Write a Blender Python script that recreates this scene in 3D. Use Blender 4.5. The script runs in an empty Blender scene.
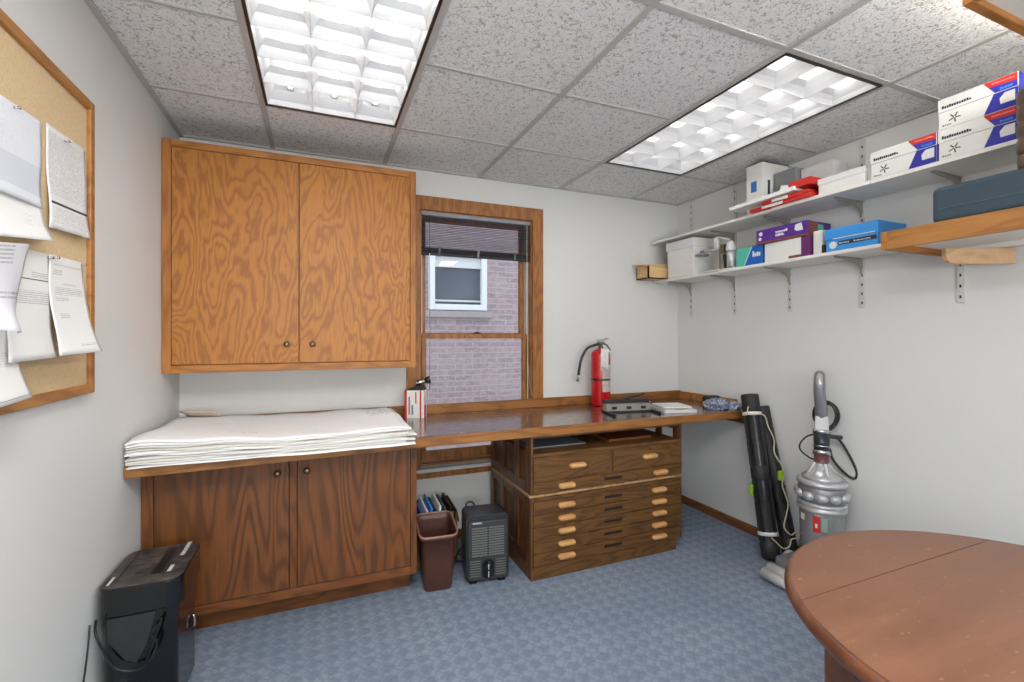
import bpy, bmesh, math, random
from mathutils import Vector, Matrix
random.seed(7)
S = bpy.context.scene
COL = S.collection

# ------------------------------------------------------------------ camera
FPX, YAW, CAMZ = 463.5, math.atan(193 / 463.5), 1.355
cd = bpy.data.cameras.new('camera'); cam = bpy.data.objects.new('camera', cd); COL.objects.link(cam)
cam.location = (0, 0, CAMZ); cam.rotation_euler = (math.pi / 2, 0, -YAW)
cd.sensor_width = 36; cd.lens = FPX / 1024 * 36; cd.shift_y = -4.7 / 1024; cd.clip_start = 0.02
S.camera = cam
# ------------------------------------------------------------------ world / exposure
S.view_settings.view_transform = 'Standard'; S.view_settings.look = 'None'
S.view_settings.gamma = 1; S.view_settings.use_curve_mapping = False
S.view_settings.exposure = 0.76
TUBE = 7.2
SKY = 1.55
w = bpy.data.worlds.new('sky'); S.world = w; w.use_nodes = True
bg = w.node_tree.nodes['Background']; bg.inputs[0].default_value = (0.80, 0.88, 1.0, 1); bg.inputs[1].default_value = SKY

# added fill lamp behind the camera, tilted up to brighten ceiling and walls
ld = bpy.data.lights.new('rear_fill', 'AREA'); ld.shape = 'RECTANGLE'; ld.size = 1.9; ld.size_y = .9; ld.energy = 42; ld.color = (.97, .985, 1)
lo_ = bpy.data.objects.new('rear_fill', ld); COL.objects.link(lo_); lo_.location = (0.30, -1.60, 1.45); lo_.rotation_euler = (math.radians(90 + 42), 0, 0)

# two added fill lamps under the ceiling, out of view, for more downlight
for px in (.068, 1.95):
    pd = bpy.data.lights.new('overhead_fill', 'AREA'); pd.shape = 'RECTANGLE'; pd.size = .58; pd.size_y = 1.18; pd.energy = 28 if px < 1 else 56; pd.color = (.98, .99, 1)
    po = bpy.data.objects.new('overhead_fill', pd); COL.objects.link(po); po.location = (px, -.02, 2.43)

# ------------------------------------------------------------------ dimensions
XL, XR, YB, YF, ZC = -0.70, 2.745, 3.02, -1.7, 2.44
WZ = 0.85          # worktop surface

# ------------------------------------------------------------------ materials
def srgb(r, g, b):
    f = lambda c: (c / 255 / 12.92) if c / 255 <= .04045 else ((c / 255 + .055) / 1.055) ** 2.4
    return (f(r), f(g), f(b), 1)
class NT:
    def __init__(s, name):
        s.m = bpy.data.materials.new(name); s.m.use_nodes = True
        s.t = s.m.node_tree; s.b = s.t.nodes['Principled BSDF']; s.out = s.t.nodes['Material Output']
    def n(s, typ, **kw):
        nd = s.t.nodes.new(typ)
        for k, v in kw.items(): setattr(nd, k, v)
        return nd
    def l(s, a, b): s.t.links.new(a, b)
    def val(s, nd, i, v):
        if hasattr(v, 'node'): s.l(v, nd.inputs[i])
        else: nd.inputs[i].default_value = v
    def math(s, op, a, b=None, c=None):
        nd = s.n('ShaderNodeMath', operation=op); s.val(nd, 0, a)
        if b is not None: s.val(nd, 1, b)
        if c is not None: s.val(nd, 2, c)
        return nd.outputs[0]
    def mix(s, f, a, b, mode='MIX'):
        nd = s.n('ShaderNodeMix', data_type='RGBA', blend_type=mode)
        s.val(nd, 0, f); s.val(nd, 6, a); s.val(nd, 7, b); return nd.outputs[2]
    def ramp(s, f, stops):
        nd = s.n('ShaderNodeValToRGB'); s.val(nd, 0, f); e = nd.color_ramp.elements
        while len(e) < len(stops): e.new(0.5)
        for el, (p, c) in zip(e, stops):
            el.position = p; el.color = c if len(c) == 4 else (*c, 1)
        return nd.outputs[0]
    def co(s, scale=(1, 1, 1), loc=(0, 0, 0), rot=(0, 0, 0), kind='Object', rnd=False):
        tc = s.n('ShaderNodeTexCoord'); mp = s.n('ShaderNodeMapping')
        src = tc.outputs[kind]
        if rnd:
            oi = s.n('ShaderNodeObjectInfo'); va = s.n('ShaderNodeVectorMath', operation='ADD')
            s.l(src, va.inputs[0]); s.l(s.math('MULTIPLY', oi.outputs['Random'], 9.0), va.inputs[1]); src = va.outputs[0]
        s.l(src, mp.inputs[0]); mp.inputs[1].default_value = loc; mp.inputs[2].default_value = rot; mp.inputs[3].default_value = scale
        return mp.outputs[0]
    def noise(s, vec, scale, detail=3, rough=.5, dist=0):
        nd = s.n('ShaderNodeTexNoise'); s.l(vec, nd.inputs['Vector']); nd.inputs['Scale'].default_value = scale
        nd.inputs['Detail'].default_value = detail; nd.inputs['Roughness'].default_value = rough; nd.inputs['Distortion'].default_value = dist
        return nd.outputs[0]
    def bump(s, h, strength=.3, dist=.002):
        nd = s.n('ShaderNodeBump'); s.val(nd, 'Height', h); nd.inputs['Strength'].default_value = strength
        nd.inputs['Distance'].default_value = dist; s.l(nd.outputs[0], s.b.inputs['Normal'])
    def set(s, col=None, rough=.5, metal=0, spec=None, coat=0):
        if col is not None: s.val(s.b, 'Base Color', col)
        s.val(s.b, 'Roughness', rough); s.b.inputs['Metallic'].default_value = metal
        if spec is not None: s.b.inputs['Specular IOR Level'].default_value = spec
        s.b.inputs['Coat Weight'].default_value = coat
        return s.m
def plain(name, col, rough=.5, metal=0, var=.06, scale=30, coat=0, bump=0):
    t = NT(name); n = t.noise(t.co(), scale, 3)
    c2 = tuple(c * (1 - var * 2.2) for c in col[:3]) + (1,)
    t.set(t.mix(n, c2, tuple(min(1, c * (1 + var)) for c in col[:3]) + (1,)), rough, metal, coat=coat)
    if bump: t.bump(n, bump, .002)
    return t.m
def wood(name, light, dark, grain='Z', rings=14, size=1.0, rough=.5, fig=1.0, coat=.03, contrast=1.0, det=2.5, along=1.1, pw=2.2):
    t = NT(name)
    a, c = along / size, 5.5 / size
    sc = {'X': (a, c, c), 'Y': (c, a, c), 'Z': (c, c, a)}[grain]
    n = t.noise(t.co(sc, rnd=True), fig, det, .45, .3)
    r = t.math('SINE', t.math('MULTIPLY', n, rings * 6.283))
    r = t.math('POWER', t.math('MULTIPLY_ADD', r, .5, .5), pw)
    fs = {'X': (7, 220, 220), 'Y': (220, 7, 220), 'Z': (220, 220, 7)}[grain]
    f = t.noise(t.co(fs), 1.0, 2, .6)
    big = t.noise(t.co((1, 1, 1), rnd=True), 2.2, 2)
    col = t.mix(t.math('MULTIPLY', r, .75 * contrast), light, dark)
    fm = t.ramp(f, [(.36, (1, 1, 1)), (.62, (0, 0, 0))])
    col = t.mix(t.math('MULTIPLY', fm, .38), col, dark)
    mid = tuple((a_ + b_) / 2 for a_, b_ in zip(light, dark))
    col = t.mix(t.math('MULTIPLY', big, .5), col, mid)
    t.set(col, rough, coat=coat); t.b.inputs['Coat Roughness'].default_value = .25
    t.bump(f, .12, .001)
    return t.m
M = {}
M['wall'] = (lambda t: (t.bump(t.noise(t.co(), 160, 3), .12, .001), t.set(t.mix(t.noise(t.co(), 1.3, 4), srgb(215, 215, 212), srgb(224, 224, 222)), .7))[1])(NT('painted_wall'))
def ceiling_mat():
    t = NT('mineral_tile'); v = t.co((1, 1, 1))
    n = t.noise(v, 62, 3, .62, 1.2); n2 = t.noise(v, 260, 2, .6)
    spot = t.ramp(n, [(.38, (1, 1, 1)), (.46, (0, 0, 0))])
    pin = t.ramp(n2, [(.34, (1, 1, 1)), (.40, (0, 0, 0))])
    base = t.mix(t.noise(v, 3, 2), srgb(240, 240, 238), srgb(246, 246, 245))
    c = t.mix(t.math('MULTIPLY', spot, .5), base, srgb(96, 92, 86)); c = t.mix(t.math('MULTIPLY', pin, .32), c, srgb(96, 92, 86))
    t.set(c, .95, spec=.1); t.bump(n, 1.0, .012); return t.m
M['tile'] = ceiling_mat()
M['grid'] = plain('grid_metal', srgb(186, 184, 180), .5)
def carpet():
    t = NT('patterned_carpet'); v = t.co()
    nd = t.noise(v, 14, 2); 
    w1 = t.n('ShaderNodeTexChecker'); mp = t.co((1, 1, 1), rot=(0, 0, .785)); 
    va = t.n('ShaderNodeVectorMath', operation='ADD'); t.l(mp, va.inputs[0])
    no = t.n('ShaderNodeTexNoise'); t.l(v, no.inputs['Vector']); no.inputs['Scale'].default_value = 26
    vs = t.n('ShaderNodeVectorMath', operation='SCALE'); t.l(no.outputs[1], vs.inputs[0]); vs.inputs['Scale'].default_value = .028
    t.l(vs.outputs[0], va.inputs[1]); t.l(va.outputs[0], w1.inputs[0]); w1.inputs['Scale'].default_value = 20
    br = t.n('ShaderNodeTexVoronoi', feature='DISTANCE_TO_EDGE'); t.l(va.outputs[0], br.inputs['Vector']); br.inputs['Scale'].default_value = 20; br.inputs['Randomness'].default_value = .35
    ed = t.ramp(br.outputs[0], [(.0, (1, 1, 1)), (.16, (0, 0, 0))])
    c = t.mix(t.math('MULTIPLY', w1.outputs['Fac'], .62), srgb(143, 153, 169), srgb(102, 116, 138))
    c = t.mix(t.math('MULTIPLY', ed, .5), c, srgb(72, 92, 118))
    pile = t.noise(v, 420, 2, .7)
    c = t.mix(t.ramp(pile, [(.38, (.0, .0, .0)), (.62, (.6, .6, .6))]), c, srgb(168, 180, 194))
    c = t.mix(t.ramp(t.noise(v, 3.0, 3), [(.4, (0, 0, 0)), (.7, (.3, .3, .3))]), c, srgb(104, 122, 146))
    t.set(c, .95, spec=.05); t.bump(pile, .8, .004); return t.m
M['carpet'] = carpet()
OAK_L, OAK_D = srgb(190, 124, 46), srgb(130, 72, 20)
M['oak_door'] = wood('golden_oak_ply', OAK_L, OAK_D, 'Z', 20, 1.2, fig=1.0, det=4.5, along=1.7, pw=2.0, contrast=1.0)
M['oak_v'] = wood('golden_oak_upright', srgb(184, 120, 52), srgb(128, 72, 24), 'Z', 5, .5)
M['oak_h'] = wood('golden_oak_rail', srgb(188, 124, 54), srgb(132, 76, 26), 'X', 5, .5)
M['oak_y'] = wood('golden_oak_rail_deep', srgb(184, 128, 68), srgb(132, 80, 32), 'Y', 5, .5)
M['edge_h'] = wood('worktop_edge_oak', srgb(164, 108, 52), srgb(108, 66, 24), 'X', 5, .5)
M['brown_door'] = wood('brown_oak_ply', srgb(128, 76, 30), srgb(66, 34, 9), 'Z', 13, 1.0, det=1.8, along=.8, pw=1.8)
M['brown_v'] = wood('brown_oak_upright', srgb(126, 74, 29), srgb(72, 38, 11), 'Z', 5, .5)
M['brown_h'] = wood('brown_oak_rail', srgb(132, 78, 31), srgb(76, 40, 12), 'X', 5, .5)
M['case_h'] = wood('drawer_oak', srgb(118, 80, 36), srgb(64, 38, 12), 'X', 9, .6, det=2)
M['case_v'] = wood('drawer_case_oak', srgb(112, 74, 34), srgb(68, 40, 15), 'Z', 6, .5)
M['case_side'] = wood('drawer_side_oak', srgb(104, 60, 34), srgb(68, 36, 19), 'Z', 6, .5, rough=.3)
M['pull'] = wood('pale_pull_wood', srgb(226, 176, 116), srgb(184, 128, 70), 'X', 4, .3)
M['win_wood'] = wood('window_oak', srgb(176, 116, 54), srgb(116, 68, 25), 'Z', 5, .4)
M['win_wood_h'] = wood('window_oak_rail', srgb(176, 116, 54), srgb(116, 68, 25), 'X', 5, .4)
M['base'] = wood('baseboard_wood', srgb(142, 88, 48), srgb(96, 54, 26), 'Y', 4, .4)
def laminate():
    t = NT('dark_worktop'); n = t.noise(t.co(), 7, 5, .6); f = t.noise(t.co((8, 60, 1)), 1.5, 3)
    c = t.mix(n, srgb(66, 48, 42), srgb(92, 72, 64)); t.set(c, t.ramp(f, [(.3, (.16,) * 3), (.7, (.30,) * 3)]), coat=.9); t.b.inputs['Coat Roughness'].default_value = .16; return t.m
M['laminate'] = laminate()
def tabletop():
    t = NT('worn_table_veneer'); n = t.noise(t.co((3, 9, 3)), 1.6, 4, .6); f = t.noise(t.co((10, 160, 10)), 1, 2)
    c = t.mix(t.ramp(n, [(.25, (0, 0, 0)), (.75, (1, 1, 1))]), srgb(106, 68, 45), srgb(130, 88, 64)); c = t.mix(t.math('MULTIPLY', f, .35), c, srgb(92, 57, 38))
    v = t.n('ShaderNodeTexNoise'); t.l(t.co((40, 95, 1), rot=(0, 0, .6)), v.inputs['Vector']); v.inputs['Scale'].default_value = 1.0; v.inputs['Detail'].default_value = 3
    sc = t.ramp(v.outputs[0], [(.66, (0, 0, 0)), (.80, (.38, .38, .38))]); c = t.mix(sc, c, srgb(196, 164, 142))
    t.set(c, t.ramp(n, [(.2, (.30,) * 3), (.8, (.48,) * 3)]), coat=.1); return t.m
M['tabletop'] = tabletop()
M['table_edge'] = wood('table_edge_wood', srgb(112, 68, 46), srgb(70, 40, 26), 'X', 4, .5, rough=.28)
def brick():
    t = NT('pink_brick'); b = t.n('ShaderNodeTexBrick'); t.l(t.co((1, 1, 1), rot=(math.pi / 2, 0, 0)), b.inputs['Vector'])
    n = t.noise(t.co((1, 1, 2.4)), 13, 5, .7)
    b.inputs['Color1'].default_value = srgb(158, 130, 128); b.inputs['Color2'].default_value = srgb(126, 106, 110); b.inputs['Mortar'].default_value = srgb(166, 152, 150)
    b.inputs['Scale'].default_value = 1; b.inputs['Brick Width'].default_value = .20; b.inputs['Row Height'].default_value = .062; b.inputs['Mortar Size'].default_value = .006; b.inputs['Bias'].default_value = 0
    c = t.mix(t.ramp(n, [(.34, (0, 0, 0)), (.66, (.75, .75, .75))]), b.outputs[0], srgb(176, 162, 164))
    t.set(c, .9); return t.m
M['brick'] = brick()
def glass(name, tint=(1, 1, 1, 1), ior=1.35):
    t = NT(name); tr = t.n('ShaderNodeBsdfTransparent'); tr.inputs[0].default_value = tint
    gl = t.n('ShaderNodeBsdfGlossy'); gl.inputs['Roughness'].default_value = .03
    fr = t.n('ShaderNodeFresnel'); fr.inputs[0].default_value = ior; mx = t.n('ShaderNodeMixShader')
    t.l(fr.outputs[0], mx.inputs[0]); t.l(tr.outputs[0], mx.inputs[1]); t.l(gl.outputs[0], mx.inputs[2]); t.l(mx.outputs[0], t.out.inputs[0]); return t.m
M['glass'] = glass('window_glass', (.93, .95, .96, 1))
M['clear'] = glass('smoky_clear_plastic', (.82, .82, .82, 1), 1.5)
M['darkglass'] = plain('dark_pane', srgb(92, 98, 108), .08, var=.2, scale=3)
M['white'] = plain('white_paint', srgb(224, 224, 222), .5, var=.02)
M['shelf'] = plain('white_shelf_board', srgb(232, 229, 222), .42, var=.02)
M['metal_grey'] = plain('grey_bracket_metal', srgb(158, 154, 146), .45, .2)
M['std'] = plain('painted_standard', srgb(212, 211, 206), .5)
M['card_white'] = plain('white_card', srgb(228, 227, 222), .6, var=.03)
M['black'] = plain('black_plastic', srgb(24, 24, 26), .3, var=.2)
M['gloss_black'] = plain('gloss_black_plastic', srgb(9, 9, 11), .16, var=.1, coat=.25)
M['matte_black'] = plain('matte_black', srgb(40, 40, 42), .62, var=.2)
M['dust_black'] = (lambda t: t.set(t.mix(t.ramp(t.noise(t.co(), 22, 4), [(.4, (0, 0, 0)), (.75, (.55,) * 3)]), srgb(46, 43, 42), srgb(118, 106, 98)), .45))(NT('dusty_black_top'))
M['bronze'] = plain('aged_brass', srgb(128, 110, 84), .32, .9)
M['chrome'] = plain('chrome', srgb(205, 205, 208), .16, 1.0, var=.02)
M['silver'] = plain('silver_plastic', srgb(196, 196, 198), .3, .45)
M['silver_d'] = plain('dark_silver', srgb(138, 138, 142), .32, .4)
M['lgrey'] = plain('light_grey_plastic', srgb(212, 212, 211), .4)
M['dgrey'] = plain('dark_grey_plastic', srgb(46, 48, 52), .3)
M['red'] = plain('red_enamel', srgb(196, 22, 26), .22, coat=.5, var=.04)
M['red_card'] = plain('red_card', srgb(206, 44, 36), .45)
M['cork'] = (lambda t: t.set(t.mix(t.ramp(t.noise(t.co(), 210, 3, .7), [(.3, (0, 0, 0)), (.7, (1, 1, 1))]), srgb(200, 172, 130), srgb(222, 196, 156)), .9))(NT('cork'))
M['paper'] = plain('plain_paper', srgb(238, 237, 234), .75, var=.03, scale=6)
M['paper_edge'] = plain('paper_edges', srgb(222, 220, 216), .8, var=.05, scale=200)
M['pink_paper'] = plain('tan_paper_roll', srgb(200, 180, 164), .75, var=.06, scale=9)
M['tan'] = wood('pine_box_wood', srgb(226, 190, 138), srgb(194, 150, 96), 'X', 4, .4)
M['kraft'] = plain('brown_cardboard', srgb(140, 104, 68), .75)
M['basket'] = plain('brown_basket_plastic', srgb(84, 50, 40), .42)
M['basket_in'] = plain('basket_inside', srgb(52, 28, 24), .5)
M['blue'] = plain('blue_card', srgb(62, 152, 226), .42, var=.03)
M['blue_d'] = plain('royal_blue_card', srgb(52, 54, 160), .42, var=.03)
M['blue_m'] = plain('bright_blue_card', srgb(26, 96, 184), .42, var=.03)
M['teal'] = plain('teal_green_card', srgb(86, 190, 168), .45)
M['purple'] = plain('purple_card', srgb(88, 44, 140), .4)
M['plum'] = plain('plum_card', srgb(104, 42, 104), .4)
M['case_teal'] = plain('slate_teal_plastic', srgb(58, 76, 86), .42)
M['peach'] = wood('pale_support_wood', srgb(222, 184, 142), srgb(190, 148, 104), 'X', 4, .5)
M['brown_jar'] = plain('brown_ribbed_plastic', srgb(112, 88, 68), .35, var=.2)
M['rope'] = plain('cream_cord', srgb(206, 196, 170), .8, scale=300, var=.15)
M['lime'] = plain('lime_plastic', srgb(160, 196, 50), .4)
M['slat'] = plain('dark_blind_slat', srgb(84, 90, 104), .4)
M['slat_l'] = plain('grey_headrail', srgb(140, 146, 158), .35)
M['ground'] = plain('outside_gravel', srgb(150, 146, 138), .9)
M['frame_dark'] = plain('dark_bronze_trim', srgb(52, 38, 28), .4, .2)
M['louvre'] = plain('white_louvre', srgb(190, 190, 190), .4, var=.01)
M['blade'] = plain('satin_louvre_blade', srgb(208, 208, 209), .35, .12, var=.01)
M['ink'] = plain('printed_black', srgb(40, 40, 46), .6)
M['ink_blue'] = plain('printed_blue', srgb(58, 110, 186), .6)
M['ink_grey'] = plain('printed_grey', srgb(132, 134, 140), .6)
M['teabrown'] = plain('brown_print', srgb(126, 72, 62), .5)
def emis(name, col, st):
    t = NT(name); e = t.n('ShaderNodeEmission'); e.inputs[0].default_value = col; e.inputs[1].default_value = st; t.l(e.outputs[0], t.out.inputs[0]); return t.m
M['tube'] = emis('lit_fluorescent_tube', (1, .99, .975, 1), TUBE)
def print_paper(name, rows, blocks, tone=(226, 225, 222), ink=(60, 62, 72), tint=None, density=.5):
    """blocks = (u0,u1,v0,v1) zones of the sheet that carry rows of small print"""
    t = NT(name); tc = t.n('ShaderNodeTexCoord'); sp = t.n('ShaderNodeSeparateXYZ'); t.l(tc.outputs['UV'], sp.inputs[0])
    u, v = sp.outputs[0], sp.outputs[1]
    vr = t.math('MULTIPLY', v, rows); row = t.math('FLOOR', vr); fr = t.math('FRACT', vr)
    line = t.math('LESS_THAN', fr, .48)
    cb = t.n('ShaderNodeCombineXYZ'); t.l(t.math('MULTIPLY', u, 70), cb.inputs[0]); t.l(t.math('MULTIPLY', row, 7.3), cb.inputs[1])
    words = t.math('GREATER_THAN', t.noise(cb.outputs[0], 1, 1), 1 - density)
    tot = None
    for (a, b, c, d) in blocks:
        m = t.math('MULTIPLY', t.math('MULTIPLY', t.math('GREATER_THAN', u, a), t.math('LESS_THAN', u, b)), t.math('MULTIPLY', t.math('GREATER_THAN', v, c), t.math('LESS_THAN', v, d)))
        tot = m if tot is None else t.math('MAXIMUM', tot, m)
    f = t.math('MULTIPLY', t.math('MULTIPLY', line, words), tot)
    base = srgb(*tone)
    if tint:
        (a, b, c, d), col = tint
        m = t.math('MULTIPLY', t.math('MULTIPLY', t.math('GREATER_THAN', u, a), t.math('LESS_THAN', u, b)), t.math('MULTIPLY', t.math('GREATER_THAN', v, c), t.math('LESS_THAN', v, d)))
        base = t.mix(m, base, srgb(*col))
    t.set(t.mix(t.math('MULTIPLY', f, .42), base, srgb(*ink)), .75); return t.m

# ------------------------------------------------------------------ object helpers
WM = {}
def tag(o, label=None, cat=None, group=None, kind=None):
    if label: o['label'] = label
    if cat: o['category'] = cat
    if group: o['group'] = group
    if kind: o['kind'] = kind
    return o
def thing(name, label, cat, loc=(0, 0, 0), rotz=0, group=None, rot=None):
    o = bpy.data.objects.new(name, None); COL.objects.link(o); o.empty_display_size = .05
    o.location = loc; o.rotation_euler = rot if rot else (0, 0, rotz)
    from mathutils import Euler
    WM[o.name] = Matrix.Translation(Vector(loc)) @ Euler(rot if rot else (0, 0, rotz)).to_matrix().to_4x4()
    return tag(o, label, cat, group)
class MB:
    """collects shapes; build() links them as one mesh. Coordinates are world unless local=True at build."""
    def __init__(s): s.bm = bmesh.new(); s.mats = []; s.uv = s.bm.loops.layers.uv.new('UVMap')
    def _mi(s, m):
        if m is None: return 0
        if m not in s.mats: s.mats.append(m)
        return s.mats.index(m)
    def _fin(s, faces, m, smooth=False):
        i = s._mi(m)
        for f in faces: f.material_index = i; f.smooth = smooth
    def box(s, lo, hi, m=None, mat=None, taper=None):
        x0, y0, z0 = lo; x1, y1, z1 = hi
        v = [(x0, y0, z0), (x1, y0, z0), (x1, y1, z0), (x0, y1, z0), (x0, y0, z1), (x1, y0, z1), (x1, y1, z1), (x0, y1, z1)]
        if taper:
            cx, cy = (x0 + x1) / 2, (y0 + y1) / 2
            v = [(cx + (p[0] - cx) * (taper if p[2] == z0 else 1), cy + (p[1] - cy) * (taper if p[2] == z0 else 1), p[2]) for p in v]
        v = [s.bm.verts.new((mat @ Vector(p)) if mat else p) for p in v]
        fs = [s.bm.faces.new([v[i] for i in q]) for q in ((0, 3, 2, 1), (4, 5, 6, 7), (0, 1, 5, 4), (1, 2, 6, 5), (2, 3, 7, 6), (3, 0, 4, 7))]
        s._fin(fs, m); return s
    def quad(s, pts, m=None, uvs=None):
        v = [s.bm.verts.new(p) for p in pts]; f = s.bm.faces.new(v); s._fin([f], m)
        for lp, uv in zip(f.loops, uvs or [(0, 0), (1, 0), (1, 1), (0, 1)][:len(pts)]): lp[s.uv].uv = uv
        return s
    def prism(s, poly, d0, d1, axis='z', m=None, mat=None, smooth=False):
        def P(a, b, d):
            p = {'z': (a, b, d), 'y': (a, d, b), 'x': (d, a, b)}[axis]
            return (mat @ Vector(p)) if mat else p
        A = [s.bm.verts.new(P(a, b, d0)) for a, b in poly]; B = [s.bm.verts.new(P(a, b, d1)) for a, b in poly]
        n = len(poly); fs = [s.bm.faces.new(A[::-1]), s.bm.faces.new(B)]
        sd = [s.bm.faces.new([A[i], A[(i + 1) % n], B[(i + 1) % n], B[i]]) for i in range(n)]
        s._fin(fs, m); s._fin(sd, m, smooth); return s
    def lathe(s, prof, c=(0, 0, 0), n=32, m=None, mat=None, sx=1, sy=1):
        rings = []
        for r, z in prof:
            rings.append([s.bm.verts.new((mat @ Vector((c[0] + r * sx * math.cos(2 * math.pi * k / n), c[1] + r * sy * math.sin(2 * math.pi * k / n), c[2] + z))) if mat else
                          (c[0] + r * sx * math.cos(2 * math.pi * k / n), c[1] + r * sy * math.sin(2 * math.pi * k / n), c[2] + z)) for k in range(n)])
        fs = []
        for a, b in zip(rings, rings[1:]):
            for k in range(n): fs.append(s.bm.faces.new([a[k], a[(k + 1) % n], b[(k + 1) % n], b[k]]))
        s._fin(fs, m, True)
        e = []
        if prof[0][0] > 1e-4: e.append(s.bm.faces.new(rings[0][::-1]))
        if prof[-1][0] > 1e-4: e.append(s.bm.faces.new(rings[-1]))
        s._fin(e, m); return s
    def cyl(s, p0, p1, r0, r1=None, n=20, m=None, caps=True):
        p0, p1 = Vector(p0), Vector(p1); d = p1 - p0; L = d.length
        q = d.to_track_quat('Z', 'Y').to_matrix().to_4x4(); T = Matrix.Translation(p0) @ q
        r1 = r0 if r1 is None else r1
        return s.lathe([(max(r0, 2e-4), 0), (max(r1, 2e-4), L)], (0, 0, 0), n, m, T)
    def tube(s, pts, r, n=8, m=None, sub=6, closed=False):
        P = [Vector(p) for p in pts]
        if sub > 1 and len(P) > 2:
            Q = []; N = len(P)
            for i in range(N if closed else N - 1):
                a = P[(i - 1) % N] if (i or closed) else P[0]; b = P[i]; c = P[(i + 1) % N]; d = P[(i + 2) % N] if (closed or i + 2 < N) else P[-1]
                for k in range(sub):
                    u = k / sub
                    Q.append(.5 * ((2 * b) + (c - a) * u + (2 * a - 5 * b + 4 * c - d) * u * u + (3 * b - a - 3 * c + d) * u ** 3))
            if not closed: Q.append(P[-1])
            P = Q
        rings = []; prev = None; N = len(P)
        for i, p in enumerate(P):
            t = (P[(i + 1) % N] - P[i - 1]) if closed else (P[min(i + 1, N - 1)] - P[max(i - 1, 0)])
            t.normalize()
            if prev is None: prev = t.orthogonal().normalized()
            prev = (prev - t * prev.dot(t)); prev = prev.normalized() if prev.length > 1e-6 else t.orthogonal().normalized()
            b = t.cross(prev); rr = r(i / (N - 1)) if callable(r) else r
            rings.append([s.bm.verts.new(p + rr * (math.cos(2 * math.pi * k / n) * prev + math.sin(2 * math.pi * k / n) * b)) for k in range(n)])
        fs = []
        pr = list(zip(rings, rings[1:])) + ([(rings[-1], rings[0])] if closed else [])
        for a, b in pr:
            for k in range(n): fs.append(s.bm.faces.new([a[k], a[(k + 1) % n], b[(k + 1) % n], b[k]]))
        s._fin(fs, m, True)
        if not closed: s._fin([s.bm.faces.new(rings[0][::-1]), s.bm.faces.new(rings[-1])], m)
        return s
    def surf(s, fn, nu, nv, m=None, thick=0, smooth=True):
        """fn(u,v)->point ; two-sided slab if thick"""
        g = [[s.bm.verts.new(fn(i / nu, j / nv)) for i in range(nu + 1)] for j in range(nv + 1)]
        fs = []
        for j in range(nv):
            for i in range(nu):
                f = s.bm.faces.new([g[j][i], g[j][i + 1], g[j + 1][i + 1], g[j + 1][i]]); fs.append(f)
                for lp, (a, b) in zip(f.loops, ((i, j), (i + 1, j), (i + 1, j + 1), (i, j + 1))): lp[s.uv].uv = (a / nu, b / nv)
        s._fin(fs, m, smooth); return s
    def build(s, name, mat=None, parent=None, local=False, bevel=0, seg=2, solid=0, sharp=35):
        me = bpy.data.meshes.new(name)
        bmesh.ops.recalc_face_normals(s.bm, faces=s.bm.faces[:]) if not solid else None
        s.bm.to_mesh(me); s.bm.free()
        for mm in ([mat] if (mat is not None and not s.mats) else s.mats): me.materials.append(mm)
        o = bpy.data.objects.new(name, me); COL.objects.link(o)
        if parent is not None:
            o.parent = parent
            W = WM.get(parent.name, Matrix()); WM[o.name] = W
            if not local: me.transform(W.inverted())
        else: WM[o.name] = Matrix()
        if solid:
            md = o.modifiers.new('thickness', 'SOLIDIFY'); md.thickness = solid; md.offset = 0
        if bevel:
            md = o.modifiers.new('bevel', 'BEVEL'); md.width = bevel; md.segments = seg; md.limit_method = 'ANGLE'; md.angle_limit = math.radians(sharp)
        return o
def solo(mb, name, mat, label, cat, group=None, kind=None, base=None, **kw):
    """a thing that is one mesh: origin set to its base"""
    o = mb.build(name, mat, None, **kw)
    me = o.data; xs = [v.co.x for v in me.vertices]; ys = [v.co.y for v in me.vertices]; zs = [v.co.z for v in me.vertices]
    c = Vector(base) if base else Vector(((min(xs) + max(xs)) / 2, (min(ys) + max(ys)) / 2, min(zs)))
    me.transform(Matrix.Translation(-c)); o.location = c; WM[o.name] = Matrix.Translation(c)
    return tag(o, label, cat, group, kind)
def struct(mb, name, mat=None, parent=None, **kw):
    o = mb.build(name, mat, parent, **kw)
    if parent is None: o['kind'] = 'structure'
    return o
def copy_tree(o, parent=None):
    c = o.copy(); COL.objects.link(c)
    if parent is not None: c.parent = parent
    for ch in list(o.children): copy_tree(ch, c)
    return c
def each(parent, name, mat, boxes, bevel=0, local=False):
    return [MB().box(lo, hi).build(name, mat, parent, bevel=bevel, local=local) for lo, hi in boxes]
def text_part(body, name, mat, parent, loc, rot, size, depth=.0006, sx=1.0):
    """lettering as a mesh lying on a face; loc = centre, in parent's local frame"""
    cu = bpy.data.curves.new('t', 'FONT'); cu.body = body; cu.size = size; cu.extrude = depth; cu.align_x = 'CENTER'; cu.align_y = 'CENTER'
    tmp = bpy.data.objects.new('t', cu); COL.objects.link(tmp)
    me = bpy.data.meshes.new_from_object(tmp.evaluated_get(bpy.context.evaluated_depsgraph_get())); bpy.data.objects.remove(tmp)
    me.materials.clear(); me.materials.append(mat)
    o = bpy.data.objects.new(name, me); COL.objects.link(o); o.parent = parent; o.location = loc; o.rotation_euler = rot; o.scale = (sx, 1, 1)
    return o

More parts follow.
